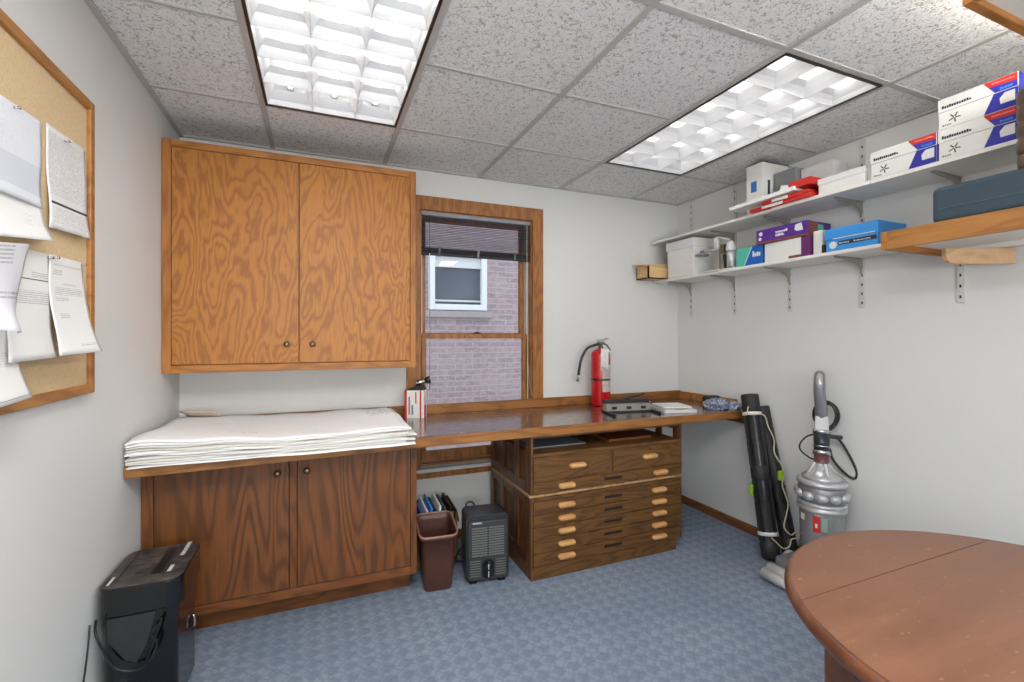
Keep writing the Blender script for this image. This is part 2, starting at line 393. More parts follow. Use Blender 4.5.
# ================================================================== ROOM SHELL
struct(MB().box((XL - .2, YF - .2, -.1), (XR + .2, YB + .0, 0)), 'floor', M['carpet'])
struct(MB().box((XL - .15, YF - .1, 0), (XL, YB + .16, ZC + .25)), 'wall_left', M['wall'])
struct(MB().box((XR, YF - .1, 0), (XR + .15, YB + .16, ZC + .25)), 'wall_right', M['wall'])
struct(MB().box((XL, YF - .1, 0), (XR, YF, ZC + .25)), 'wall_front', M['wall'])
WX0, WX1, WZ0, WZ1 = .605, 1.415, .50, 2.185       # window opening
b = MB(); T = .16
b.box((XL, YB, 0), (WX0, YB + T, ZC + .25)); b.box((WX1, YB, 0), (XR, YB + T, ZC + .25))
b.box((WX0, YB, 0), (WX1, YB + T, WZ0)); b.box((WX0, YB, WZ1), (WX1, YB + T, ZC + .25))
struct(b, 'wall_back', M['wall'])

# ceiling: tiles, with openings for the fixtures, on a T grid
GX = [XL, -.245, .382, 1.009, 1.636, 2.263, XR]
GY = [YB, 2.46, 1.84, 1.22, .60, -.02, -.64, -1.26, YF]
FIX = [(-.245, .382), (1.636, 2.263)]
def in_fix(xa, xb, ya):
    for a, c in FIX:
        if abs(xa - a) < .01 and (1.22 <= ya <= 1.85 or -1.3 < ya < -.1 and False): return True
    return False
b = MB(); seams = MB()
long_y = {GX[0]: 1}
for i in range(6):
    for j in range(8):
        ya, yb = GY[j + 1], GY[j]
        if in_fix(GX[i], GX[i + 1], ya): continue
        b.box((GX[i], ya, ZC + .006), (GX[i + 1], yb, ZC + .022))
ceil = struct(b, 'ceiling', M['tile'])
b = MB(); h = .012
for i in range(1, 6): b.box((GX[i] - h, YF, ZC - .0015), (GX[i] + h, YB, ZC + .012))
# cross members: columns beyond the fixtures have full-length panels
for j in range(1, 8):
    for i in range(6):
        y = GY[j]
        if abs(y - 1.84) < .01 and any(abs(GX[i] - a) < .01 for a, c in FIX): continue
        hh = .012 if j in (3,) else .007
        b.box((GX[i] + h, y - hh, ZC + .001), (GX[i + 1] - h, y + hh, ZC + .010))
b.box((XL, YF, ZC - .002), (XL + .022, YB, ZC + .01)); b.box((XR - .022, YF, ZC - .002), (XR, YB, ZC + .01))
b.box((XL, YB - .022, ZC - .002), (XR, YB, ZC + .01)); b.box((XL, YF, ZC - .002), (XR, YF + .022, ZC + .01))
struct(b, 'grid', M['grid'], ceil)
struct(MB().box((XR - .014, YF, 0), (XR, YB, .058)).box((XR - .018, YF, 0), (XR, YB, .012)), 'baseboard_right', M['base'])
struct(MB().box((WX0 + .02, YB - .014, 0), (1.07, YB, .0)) if False else MB().box((.50, YB - .014, 0), (XR - .014, YB, .058)), 'baseboard_back', M['brown_h'])
# roof slab above the ceiling void keeps the sky out
struct(MB().box((XL - .15, YF - .1, ZC + .25), (XR + .15, YB + .16, ZC + .30)), 'ceiling_slab', M['wall'])

# fluorescent fixtures
def fixture(x0, x1, y0, y1, label):
    t = thing('ceiling_light', label, 'ceiling light', ((x0 + x1) / 2, (y0 + y1) / 2, ZC), group='recessed fluorescent ceiling lights')
    a = .0135; X0, X1, Y0, Y1 = x0 + a, x1 - a, y0 + a, y1 - a
    fr = .0105
    b = MB()
    b.box((X0, Y0, ZC - .004), (X0 + fr, Y1, ZC + .03)); b.box((X1 - fr, Y0, ZC - .004), (X1, Y1, ZC + .03))
    b.box((X0 + fr, Y0, ZC - .004), (X1 - fr, Y0 + fr, ZC + .03)); b.box((X0 + fr, Y1 - fr, ZC - .004), (X1 - fr, Y1, ZC + .03))
    b.build('frame', M['frame_dark'], t)
    b = MB(); zt = ZC + .13
    b.box((X0 - .004, Y0 - .004, zt), (X1 + .004, Y1 + .004, zt + .004))
    for lo, hi in (((X0 - .004, Y0 - .004, ZC + .03), (X0, Y1 + .004, zt)), ((X1, Y0 - .004, ZC + .03), (X1 + .004, Y1 + .004, zt)),
                   ((X0, Y0 - .004, ZC + .03), (X1, Y0, zt)), ((X0, Y1, ZC + .03), (X1, Y1 + .004, zt))): b.box(lo, hi)
    b.build('housing', M['louvre'], t)
    ix0, ix1, iy0, iy1 = X0 + fr, X1 - fr, Y0 + fr, Y1 - fr
    zb, zh = ZC + .001, ZC + .062
    def prof(c, wt):
        L_ = [(.0008, 0), (.0022, .008), (.0065, .022), (.015, .040), (1, 0)]
        p_ = [(w_, zb + h_) for w_, h_ in L_[:4]] + [(wt, zh)]
        return [(c + a_, b_) for a_, b_ in p_] + [(c - a_, b_) for a_, b_ in p_[::-1]]
    bl = MB()
    for k in (1, 2):
        c = ix0 + (ix1 - ix0) * k / 3; bl.prism(prof(c, .030), iy0, iy1, 'y')
    for k in range(1, 6):
        c = iy0 + (iy1 - iy0) * k / 6; bl.prism(prof(c, .034), ix0, ix1, 'x')
    for c, sg in ((ix0, 1), (ix1, -1)): bl.prism([(c, zb), (c + sg * .0012, zb), (c + sg * .0065, zb + .022), (c + sg * .03, zh), (c, zh)], iy0, iy1, 'y')
    for c, sg in ((iy0, 1), (iy1, -1)): bl.prism([(c, zb), (c + sg * .0012, zb), (c + sg * .0065, zb + .022), (c + sg * .034, zh), (c, zh)], ix0, ix1, 'x')
    bl.build('louvre', M['blade'], t)
    for k in range(3):
        c = ix0 + (ix1 - ix0) * (k + .5) / 3
        tb = MB().cyl((c, iy0 + .03, ZC + .092), (c, iy1 - .03, ZC + .092), .0135, n=14).build('tube', M['tube'], t)
        for ya, yb in ((iy0 + .001, iy0 + .03), (iy1 - .03, iy1 - .001)): MB().cyl((c, ya, ZC + .092), (c, yb, ZC + .092), .0145, n=12).build('lamp_cap', M['lgrey'], t)
    return t
fixture(-.245, .382, 1.22, 2.46, 'left ceiling light, nearest the wall cupboard, its bare tubes showing through the grid')
fixture(1.636, 2.263, 1.22, 2.46, 'right ceiling light, above the wall shelves, with glowing white cells in a dark frame')

# ================================================================== WINDOW
win = MB()
cy0, cy1 = YB - .022, YB
win.box((WX0 - .085, cy0, .50), (WX0 + .004, cy1, WZ1 + .085)).box((WX1 - .004, cy0, .50), (WX1 + .078, cy1, WZ1 + .085))
win.box((WX0 + .004, cy0, WZ1 - .004), (WX1 - .004, cy1, WZ1 + .085))
win.box((WX0 - .085, cy0, .428), (WX1 + .078, cy1, .475))
W = struct(win, 'window_1', M['win_wood'], bevel=.002)
W['label'] = 'oak-framed sash window with a raised dark blind'
struct(MB().box((WX0 - .10, YB - .055, .475), (WX1 + .09, YB + .02, .498)), 'stool', M['lgrey'], W, bevel=.003)
jb = MB()
jb.box((WX0, YB, WZ0), (WX0 + .012, YB + T, WZ1)); jb.box((WX1 - .012, YB, WZ0), (WX1, YB + T, WZ1)); jb.box((WX0, YB, WZ1 - .012), (WX1, YB + T, WZ1)); jb.box((WX0, YB + .02, WZ0), (WX1, YB + T, WZ0 + .012))
struct(jb, 'jamb', M['win_wood'], W)
struct(MB().box((WX0 + .012, YB + .045, WZ0 + .01), (WX0 + .026, YB + .13, WZ1 - .01)).box((WX1 - .026, YB + .045, WZ0 + .01), (WX1 - .012, YB + .13, WZ1 - .01)), 'jamb_liner', M['lgrey'], W)
def sash(x0, x1, z0, z1, y0, y1, st, bot, top, nm):
    b = MB()
    b.box((x0, y0, z0), (x0 + st, y1, z1)).box((x1 - st, y0, z0), (x1, y1, z1))
    b.box((x0 + st, y0, z0), (x1 - st, y1, z0 + bot)).box((x0 + st, y0, z1 - top), (x1 - st, y1, z1))
    s_ = struct(b, nm, M['win_wood'], W, bevel=.002)
    struct(MB().box((x0 + st, (y0 + y1) / 2 - .002, z0 + bot), (x1 - st, (y0 + y1) / 2 + .002, z1 - top)), 'pane', M['glass'], s_)
    return s_
sash(WX0 + .018, WX1 - .018, .52, 1.373, YB + .045, YB + .08, .035, .068, .034, 'lower_sash')
sash(WX0 + .018, WX1 - .018, 1.345, WZ1 - .012, YB + .09, YB + .125, .04, .034, .04, 'upper_sash')
struct(MB().box((.99, YB + .035, 1.373), (1.04, YB + .075, 1.379)).box((1.005, YB + .04, 1.379), (1.03, YB + .065, 1.387)), 'sash_lock', M['frame_dark'], W)

# blind
t = thing('venetian_blind', 'dark grey venetian blind pulled up at the top of the window', 'blind', ((WX0 + WX1) / 2, YB + .02, WZ1))
bx0, bx1 = WX0 + .014, WX1 - .014
MB().box((bx0, YB + .002, WZ1 - .034), (bx1, YB + .034, WZ1 - .006)).build('headrail', M['slat_l'], t, bevel=.002)
b = MB()
for k in range(19):
    z = WZ1 - .044 - k * .0112
    R_ = Matrix.Translation((0, YB + .018, z)) @ Matrix.Rotation(math.radians(27), 4, 'X')
    b.box((bx0, -.0115, -.0004), (bx1, .0115, .0004), mat=R_)
b.build('slats', M['slat'], t)
b = MB()
for k in range(12): b.box((bx0, YB + .006, 1.912 + k * .0026), (bx1, YB + .030, 1.9136 + k * .0026))
b.build('stacked_slats', M['matte_black'], t)
MB().box((bx0, YB + .006, 1.892), (bx1, YB + .030, 1.910)).build('bottom_rail', M['matte_black'], t, bevel=.003)
for xx in (bx0 + .12, (bx0 + bx1) / 2, bx1 - .12):
    MB().box((xx - .008, YB + .003, 1.885), (xx + .008, YB + .0055, 1.95)).build('ladder_clip', M['dgrey'], t)
MB().tube([(bx0 + .05, YB - .004, 2.15), (bx0 + .052, YB - .006, 1.5), (bx0 + .05, YB - .006, 1.0)], .0022, 6, sub=3).build('tilt_wand', M['clear'], t)
MB().tube([(bx1 - .03, YB - .004, 2.15), (bx1 - .028, YB - .005, 1.5), (bx1 - .02, YB - .01, 1.1), (bx1 - .0, YB - .035, .925)], .0016, 6, sub=4).build('pull_cord', M['rope'], t)

# outside
def neighbour():
    t = thing('brick_house', 'pink brick house wall with a small window seen through the glass', 'house', (1.4, 5.0, -1))
    a0, a1, c0, c1 = 1.12, 1.745, 1.665, 2.28
    b = MB(); y0, y1 = 5.0, 5.3
    b.box((-3, y0, -1), (a0, y1, 4.6)).box((a1, y0, -1), (7, y1, 4.6)).box((a0, y0, -1), (a1, y1, c0)).box((a0, y0, c1), (a1, y1, 4.6))
    b.build('wall', M['brick'], t)
    f = MB(); o_ = .045
    f.box((a0 - .02, y0 - .03, c0 - .02), (a0 + o_, y0 + .06, c1 + .02)).box((a1 - o_, y0 - .03, c0 - .02), (a1 + .02, y0 + .06, c1 + .02))
    f.box((a0 + o_, y0 - .03, c0 - .02), (a1 - o_, y0 + .06, c0 + o_)).box((a0 + o_, y0 - .03, c1 - o_), (a1 - o_, y0 + .06, c1 + .02))
    w_ = f.build('window', M['white'], t, bevel=.004)
    MB().box((a0 + o_, y0 + .03, c0 + o_), (a1 - o_, y0 + .04, c1 - o_)).build('pane', M['darkglass'], w_)
    MB().box((a0 + o_, y0 + .01, c0 + .075), (a1 - o_, y0 + .03, c0 + .095)).box((a0 + o_, y0 + .005, c1 - .16), (a1 - o_, y0 + .028, c1 - o_)).build('shade', M['lgrey'], w_)
    MB().box((a0 - .06, y0 - .05, c0 - .10), (a1 + .08, y0 + .02, c0 - .03)).build('sill', plain('stone_sill', srgb(158, 150, 150), .8), t, bevel=.004)
neighbour()
struct(MB().box((-4, YB + T, -1.1), (8, 6.5, -1.0)), 'outside_ground', M['ground'])

# ================================================================== WALL CUPBOARD
def knob(name, mb_pos, parent, mat):
    x, y, z = mb_pos
    T_ = Matrix.Translation((x, y, z)) @ Matrix.Rotation(math.pi / 2, 4, 'X')
    MB().lathe([(.006, -.001), (.006, .010), (.013, .014), (.0155, .019), (.013, .025), (.006, .028), (.0003, .0285)], n=20, mat=T_).build(name, mat, parent)
t = thing('wall_cupboard', 'golden oak two-door cupboard hung on the wall left of the window', 'cupboard', (-.09, 2.86, 1.175))
UF = 2.70
b = MB()
b.box((XL + .002, UF + .02, 1.18), (.515, YB, 2.305))
b.build('body', M['oak_v'], t)
each(t, 'stile', M['oak_v'], [((XL + .002, UF, 1.175), (XL + .040, UF + .02, 2.31)), ((.487, UF, 1.175), (.52, UF + .02, 2.31))], .002)
each(t, 'rail', M['oak_h'], [((XL + .040, UF, 1.175), (.487, UF + .02, 1.213)), ((XL + .040, UF, 2.275), (.487, UF + .02, 2.31))], .002)
for a, c, kx in ((XL + .043, -.100, -.155), (-.094, .484, -.031)):
    d = MB().box((a, UF - .004, 1.217), (c, UF + .016, 2.271)).build('door', M['oak_door'], t, bevel=.0015)
    knob('knob', (kx, UF - .004, 1.314), d, M['bronze'])

# ================================================================== BASE CUPBOARD
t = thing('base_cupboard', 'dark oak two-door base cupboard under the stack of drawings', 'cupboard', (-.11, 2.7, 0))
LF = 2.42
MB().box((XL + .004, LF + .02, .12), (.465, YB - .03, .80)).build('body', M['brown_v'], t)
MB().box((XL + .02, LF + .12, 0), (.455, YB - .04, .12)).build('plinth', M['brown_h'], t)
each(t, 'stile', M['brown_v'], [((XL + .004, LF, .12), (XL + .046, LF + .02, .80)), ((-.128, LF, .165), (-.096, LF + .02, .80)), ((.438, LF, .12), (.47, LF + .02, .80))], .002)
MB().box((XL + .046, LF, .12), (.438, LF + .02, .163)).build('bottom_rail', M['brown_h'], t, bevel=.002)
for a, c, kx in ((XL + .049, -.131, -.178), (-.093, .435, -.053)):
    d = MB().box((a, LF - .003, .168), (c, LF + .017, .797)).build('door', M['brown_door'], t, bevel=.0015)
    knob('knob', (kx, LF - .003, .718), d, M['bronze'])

# ================================================================== WORKTOP
t = thing('worktop', 'long dark brown worktop with oak edging running along the back wall', 'worktop', (1.0, 2.6, .80))
FY = 2.295
FL = 2.232      # the run over the base cupboard is a little deeper
MB().prism([(XL + .002, FL + .022), (.47, FY + .022), (XR - .002, FY + .022), (XR - .002, YB - .024), (XL + .002, YB - .024)], .803, WZ).build('surface', M['laminate'], t)
b = MB().prism([(XL + .002, FL), (.47, FY), (XR - .002, FY), (XR - .002, FY + .022), (.47, FY + .022), (XL + .002, FL + .022)], .802, WZ + .001); b.build('front_edge', M['edge_h'], t, bevel=.003)
b = MB().box((XL + .002, YB - .042, WZ), (XR - .002, YB - .024, .912)); b.build('backsplash', M['edge_h'], t, bevel=.003)
b = MB().box((XR - .020, 2.42, WZ), (XR - .002, YB - .042, .908)); b.build('side_splash', M['oak_y'], t, bevel=.003)
MB().box((XR - .045, FY + .03, .755), (XR - .003, YB - .05, .80)).build('wall_cleat', M['brown_h'], t)

# ================================================================== PLAN DRAWER CHEST
t = thing('plan_chest', 'wide oak plan chest with shallow drawers standing under the worktop', 'drawer chest', (1.61, 2.65, 0))
CX0, CX1, CF, CB = 1.078, 2.142, 2.32, 2.965
MB().box((CX0 + .002, CF + .0, 0), (CX1 - .045, CB - .02, .072)).build('plinth', M['case_h'], t, bevel=.002)
b = MB()      # lower carcass: board sides, top, back, with open front for drawers
b.box((CX0 + .012, CF + .03, .072), (CX1 - .012, CB - .02, .455))
b.box((CX0 + .012, CF + .03, .475), (CX1 - .012, CB - .02, .695))
b.box((CX0 + .012, CB - .03, .695), (CX1 - .012, CB - .02, .795))
b.build('carcass', M['case_v'], t)
each(t, 'front_post', M['case_v'], [((CX0, CF, .072), (CX0 + .016, CF + .03, .455)), ((CX1 - .016, CF, .072), (CX1, CF + .03, .455)),
     ((CX0, CF, .475), (CX0 + .016, CF + .03, .80)), ((CX1 - .016, CF, .475), (CX1, CF + .03, .80)), ((1.600, CF, .550), (1.618, CF + .03, .682))], .0015)
each(t, 'front_rail', M['case_h'], [((CX0 + .016, CF, .682), (CX1 - .016, CF + .05, .70)), ((CX0 + .016, CF, .437), (CX1 - .016, CF + .03, .455)), ((CX0 + .016, CF, .542), (CX1 - .016, CF + .03, .550))], .0015)
each(t, 'slot_shelf', M['case_h'], [((CX0 + .016, CF + .006, .785), (CX1 - .016, CB - .03, .80)), ((CX0 + .016, CF + .05, .695), (CX1 - .016, CB - .03, .70))])
MB().box((CX0 - .006, CF + .002, .457), (CX1 + .004, CB, .473)).build('seam_moulding', wood('seam_light_wood', srgb(188, 150, 108), srgb(132, 94, 56), 'Y', 3, .4), t, bevel=.004)
for z0, z1 in ((.072, .455), (.475, .80)):       # framed side panels
    for xs, xe in ((CX0, CX0 + .012), (CX1 - .012, CX1)):
        b = MB()
        ys = [CF + .03, CF + .07, 2.50, 2.56, 2.73, 2.79, CB - .055, CB]
        for q in range(0, 8, 2): b.box((xs, ys[q], z0), (xe, ys[q + 1], z1))
        for q in range(1, 7, 2):
            b.box((xs, ys[q], z0), (xe, ys[q + 1], z0 + .06)); b.box((xs, ys[q], z1 - .045), (xe, ys[q + 1], z1))
        b.build('side_frame', M['case_side'], t, bevel=.003)
def pull(parent, x, z, w=.108):
    prof = [(0, -.014), (-.017, -.014), (-.026, -.004), (-.026, .006), (-.017, .013), (0, .014)]
    b = MB(); n = 10
    def f(u, v):
        k = abs(2 * u - 1); s_ = math.sqrt(max(0, 1 - max(0, (k - .72) / .28) ** 2)) * .999 + .001
        i = v * (len(prof) - 1); a = min(int(i), len(prof) - 2); fr = i - a
        py = prof[a][0] * (1 - fr) + prof[a + 1][0] * fr; pz = prof[a][1] * (1 - fr) + prof[a + 1][1] * fr
        return (x + (u - .5) * w, CF - .004 + py * (.35 + .65 * s_), z + pz * s_)
    b.surf(f, 20, 10); return b.build('pull', M['pull'], parent)
def drawer(x0, x1, z0, z1, pulls, label_x=None):
    d = MB().box((x0 + .0015, CF - .004, z0 + .0015), (x1 - .0015, CF + .026, z1 - .0015)).build('drawer', M['case_h'], t, bevel=.002)
    for px in pulls: pull(d, px, (z0 + z1) / 2)
    if label_x:
        b = MB(); zc = (z0 + z1) / 2 + .004
        b.box((label_x - .062, CF - .008, zc - .007), (label_x + .062, CF - .0035, zc - .0045)).box((label_x - .062, CF - .008, zc + .0045), (label_x + .062, CF - .0035, zc + .007))
        b.box((label_x - .062, CF - .0055, zc - .0045), (label_x + .062, CF - .0042, zc + .0045), m=None)
        b.build('label_holder', M['frame_dark'], d)
    return d
drawer(CX0 + .016, 1.600, .550, .682, [1.371]); dr = drawer(1.618, CX1 - .016, .550, .682, [1.885])
MB().cyl((1.885, CF - .006, .662), (1.885, CF, .662), .006, n=12).build('keyhole', M['frame_dark'], dr)
drawer(CX0 + .016, CX1 - .016, .476, .542, [1.30, 1.965], 1.618)
for k in range(5): drawer(CX0 + .016, CX1 - .016, .074 + .0726 * k, .074 + .0726 * (k + 1), [1.30, 1.955], 1.618)
# papers in the open slot
solo(MB().box((1.12, 2.44, .7005), (1.50, 2.8, .708)), 'paper_sheaf', M['ink_grey'], 'flat grey-white papers lying in the open slot of the plan chest', 'papers')
solo(MB().box((1.66, 2.42, .7005), (1.98, 2.85, .716)), 'flat_board', M['brown_h'], 'thin brown board lying in the right of the plan chest slot', 'board', bevel=.002)

# ================================================================== ROUND TABLE
TCX, TCY, TR, TZ = 1.455, .42, .54, .74
t = thing('round_table', 'round brown drop-leaf table with scratched top at the right foreground', 'table', (TCX, TCY, 0))
def disc(y0, y1):
    y0, y1 = y0 - TCY, y1 - TCY; r = TR - .016; pts = []
    y0, y1 = max(y0, -r), min(y1, r)
    a0, a1 = math.asin(y0 / r), math.asin(y1 / r)
    n = 40
    pts += [(TCX + r * math.cos(a0 + (a1 - a0) * k / n), TCY + r * math.sin(a0 + (a1 - a0) * k / n)) for k in range(n + 1)]
    pts += [(TCX - r * math.cos(a1 + (a0 - a1) * k / n), TCY + r * math.sin(a1 + (a0 - a1) * k / n)) for k in range(n + 1)]
    o = []
    for p in pts:
        if not o or (Vector(p) - Vector(o[-1])).length > 1e-4: o.append(p)
    if (Vector(o[0]) - Vector(o[-1])).length < 1e-4: o.pop()
    return o
SEAM = .738; SEAM2 = 2 * TCY - SEAM
MB().prism(disc(SEAM2 + .001, SEAM - .0012), TZ - .022, TZ).build('top', M['tabletop'], t)
MB().prism(disc(SEAM + .0012, 9), TZ - .022, TZ).build('leaf', M['tabletop'], t)
MB().prism(disc(-9, SEAM2 - .001), TZ - .022, TZ).build('leaf', M['tabletop'], t)
MB().lathe([(TR - .03, TZ - .034), (TR - .006, TZ - .032), (TR, TZ - .022), (TR - .002, TZ - .010), (TR - .008, TZ - .003), (TR - .0165, TZ + .0005), (TR - .0172, TZ - .02), (TR - .03, TZ - .034)], (TCX, TCY, 0), 96).build('rim', M['table_edge'], t)
for sx, sy in ((-1, 1), (1, 1), (-1, -1), (1, -1)):
    cx, cy = TCX + sx * .383, TCY + sy * .236
    MB().prism([(cx - .032, cy - .032), (cx + .032, cy - .032), (cx + .032, cy + .032), (cx - .032, cy + .032)], 0, TZ - .034).build('leg', M['table_edge'], t, bevel=.004)
MB().box((TCX - .33, TCY + .215, TZ - .12), (TCX + .33, TCY + .24, TZ - .034)).box((TCX - .33, TCY - .24, TZ - .12), (TCX + .33, TCY - .215, TZ - .034)).box((TCX - .335, TCY - .22, TZ - .12), (TCX - .315, TCY + .22, TZ - .034)).box((TCX + .315, TCY - .22, TZ - .12), (TCX + .335, TCY + .22, TZ - .034)).build('apron', M['table_edge'], t)
for yy in (SEAM - .06,):
    MB().box((TCX - .30, yy - .01, TZ - .034), (TCX + .30, yy + .05, TZ - .0225)).build('leaf_support', M['table_edge'], t)

# ================================================================== SHELVES
YS = [2.86, 2.44, 2.02, 1.60, 1.18]
names = ['in the back corner', 'second from the back corner', 'above the leaning tubes', 'beside the blue box', 'under the oak-edged shelf']
for y, nm in zip(YS, names):
    t = thing('shelf_standard', 'slotted grey wall upright for shelf brackets, ' + nm, 'shelf upright', (XR, y, 1.51), group='slotted uprights on the right wall')
    b = MB(); b.box((XR - .010, y - .0125, 1.51), (XR - .0005, y - .0085, ZC - .012)).box((XR - .010, y + .0085, 1.51), (XR - .0005, y + .0125, ZC - .012)).box((XR - .0105, y - .0085, 1.51), (XR - .002, y + .0085, ZC - .012))
    b.build('channel', M['std'], t)
    b = MB(); z = 1.53
    while z < ZC - .03:
        b.box((XR - .0115, y - .0035, z), (XR - .0095, y + .0035, z + .014)); z += .05
    b.build('slots', M['frame_dark'], t)
def bracket(y, z, L, label):
    b = MB(); X = XR - .011
    prof = [(X, z - .0005), (X - L, z - .0005), (X - L, z - .010), (X - L * .35, z - .022), (X - .030, z - .040), (X - .016, z - .062), (X - .012, z - .085), (X, z - .085)]
    b.prism(prof, y - .0025, y + .0025, 'y'); b.box((X - L, y - .008, z - .0035), (X, y + .008, z - .0005))
    solo(b, 'shelf_bracket', M['metal_grey'], label, 'shelf bracket', 'grey steel shelf brackets', base=(XR - .011, y, z))
LZ, UZ = 1.780, 2.090     # undersides of boards
nl = ['nearest the back corner', 'under the white lidded box end', 'under the purple box', 'under the blue box']
for y, nm in zip(YS[:4], nl): bracket(y, LZ, .225, 'grey bracket carrying the lower wall shelf, ' + nm)
nu = ['nearest the back corner', 'second from the back corner', 'under the white upright box', 'under the long white box', 'above the oak-edged shelf']
for y, nm in zip(YS, nu): bracket(y, UZ, .225, 'grey bracket carrying the upper wall shelf, ' + nm)
def board(y0, y1, z, x0, label, nm='wall_shelf'):
    solo(MB().box((x0, y0, z), (XR - .012, y1, z + .018)), nm, M['shelf'], label, 'shelf', 'white boards on the right wall', bevel=.002)
board(2.32, 3.005, LZ, 2.485, 'white board of the lower wall shelf in the back corner under the lidded box')
board(1.78, 2.318, LZ, 2.475, 'white board of the lower wall shelf under the teal and purple boxes')
board(1.26, 1.778, LZ, 2.47, 'white board of the lower wall shelf under the blue box')
board(1.93, 3.005, UZ, 2.46, 'white board of the upper wall shelf in the back corner')
board(1.40, 1.928, UZ, 2.45, 'white board of the upper wall shelf under the red folders')
board(.45, 1.398, UZ, 2.455, 'white board of the upper wall shelf under the long printed cartons')
# oak edged wide shelf
t = thing('edged_shelf', 'deep white shelf with thick oak edging at the right, carrying the slate case', 'shelf', (2.5, .7, 1.729))
WXF = 2.25
MB().box((WXF + .022, .2, 1.757), (XR - .013, 1.218, 1.777)).build('panel', M['shelf'], t)
MB().box((WXF, .2, 1.729), (WXF + .022, 1.218, 1.806)).build('front_edge', M['oak_y'], t, bevel=.002)
MB().box((WXF, 1.2185, 1.729), (XR - .013, 1.242, 1.806)).build('end_edge', M['oak_h'], t, bevel=.002)
MB().box((XR - .06, .2, 1.735), (XR - .013, 1.215, 1.7565)).build('rear_strip', M['shelf'], t)
Tm = Matrix.Translation((2.60, 1.05, 0)) @ Matrix.Rotation(math.atan2(-.15, .34), 4, 'Z')
b = MB(); poly = [(-.16, 1.700), (-.155, 1.680), (-.14, 1.666), (-.12, 1.662), (.13, 1.662), (.13, 1.728), (-.16, 1.728)]
b.prism(poly, -.012, .012, 'y', mat=Tm)
solo(b, 'support_board', M['peach'], 'pale rounded board fixed beneath the oak-edged shelf', 'board', bevel=.003)
# overhead oak edged shelf in the top right corner
t = thing('overhead_shelf', 'oak-edged overhead shelf just below the ceiling in the top right corner', 'shelf', (2.2, .3, 2.30))
MB().box((1.722, -.5, 2.318), (XR - .001, .705, 2.338)).build('panel', M['shelf'], t)
MB().box((1.70, -.5, 2.300), (1.722, .705, 2.350)).build('front_edge', M['oak_y'], t, bevel=.002)
MB().box((1.70, .7055, 2.300), (XR - .001, .730, 2.350)).build('end_edge', M['oak_h'], t, bevel=.002)

# ================================================================== CORK BOARD + PAPERS
t = thing('cork_board', 'oak-framed cork board hung on the left wall', 'notice board', (XL, 1.3, 1.17))
by0, by1, bz0, bz1 = .62, 1.925, 1.172, 2.112
MB().box((XL + .001, by0 + .02, bz0 + .02), (XL + .012, by1 - .02, bz1 - .02)).build('cork', M['cork'], t)
b = MB(); fw = .030
b.box((XL + .001, by1 - fw, bz0), (XL + .024, by1, bz1)).box((XL + .001, by0, bz0), (XL + .024, by0 + fw, bz1))
b.box((XL + .001, by0 + fw, bz0), (XL + .024, by1 - fw, bz0 + fw)).box((XL + .001, by0 + fw, bz1 - fw), (XL + .024, by1 - fw, bz1))
b.build('frame', M['oak_y'], t, bevel=.004)
def pinned(ya, yb, zt_a, zt_b, za, zb, ya2, yb2, out_a, out_b, mat, name, label, x0=.016, curl=.0, pins=()):
    """sheet pinned at its top: (ya..yb) top edge, (ya2..yb2) bottom edge, out = how far the bottom stands off"""
    b = MB()
    def f(u, v):           # v 0 bottom .. 1 top
        y = (ya2 * (1 - u) + yb2 * u) * (1 - v) + (ya * (1 - u) + yb * u) * v
        z = (za * (1 - u) + zb * u) * (1 - v) + (zt_a * (1 - u) + zt_b * u) * v
        o = (out_a * (1 - u) + out_b * u) * (1 - v) ** 1.6 + curl * math.sin(u * 3.14) * (1 - v) + .004 * math.sin(v * 7 + u * 3)*(1-v)
        return (XL + x0 + o, y, z)
    b.surf(f, 14, 18)
    s_ = solo(b, name, mat, label, 'paper', 'papers pinned to the cork board', solid=.0006)
    for (py, pz) in pins:
        o = MB().cyl((XL + x0 + .001, py, pz), (XL + x0 + .009, py, pz), .0035, .0022, n=10).cyl((XL + x0 + .009, py, pz), (XL + x0 + .013, py, pz), .0042, n=10).build('pin', M['chrome'], s_)
    return s_
pm_tab = print_paper('printed_schedule', 46, [(.08, .95, .50, .95)], tone=(222, 224, 230), ink=(96, 100, 120), tint=((.0, 1, .12, .46), (206, 209, 220)), density=.33)
pm_cal = print_paper('printed_form', 44, [(.06, .94, .34, .94), (.06, .94, .05, .22)], tone=(226, 224, 222), ink=(110, 110, 116), tint=((.05, 1, .245, .27), (52, 52, 58)), density=.52)
pm_let = print_paper('printed_letter', 52, [(.12, .92, .90, .925), (.12, .35, .80, .86), (.35, .75, .70, .73), (.14, .9, .60, .68), (.14, .5, .54, .58), (.2, .45, .36, .41), (.5, .93, .07, .1)], density=.6)
pm_let2 = print_paper('printed_notice', 52, [(.55, .95, .745, .80), (.08, .95, .50, .62)], density=.62, tint=((.0, 1, .722, .732), (70, 70, 76)))
pm_blank = print_paper('blank_form', 50, [(.55, .9, .2, .4)], tone=(228, 227, 224), density=.42)
pinned(1.40, 1.600, 1.76, 1.76, 1.580, 1.609, 1.40, 1.608, .022, .036, pm_blank, 'notice_sheet', 'long white sheet hanging below the bluish schedule on the cork board', x0=.0135)
pinned(1.42, 1.623, 1.915, 1.926, 1.688, 1.692, 1.42, 1.611, .006, .008, pm_tab, 'schedule_sheet', 'bluish printed schedule at the top left of the cork board', x0=.017, pins=((1.50, 1.91),))
pinned(1.652, 1.880, 1.938, 1.947, 1.653, 1.662, 1.653, 1.863, .006, .020, pm_cal, 'form_sheet', 'printed form with a black bar pinned at the upper right of the cork board', x0=.014, pins=((1.75, 1.925),))
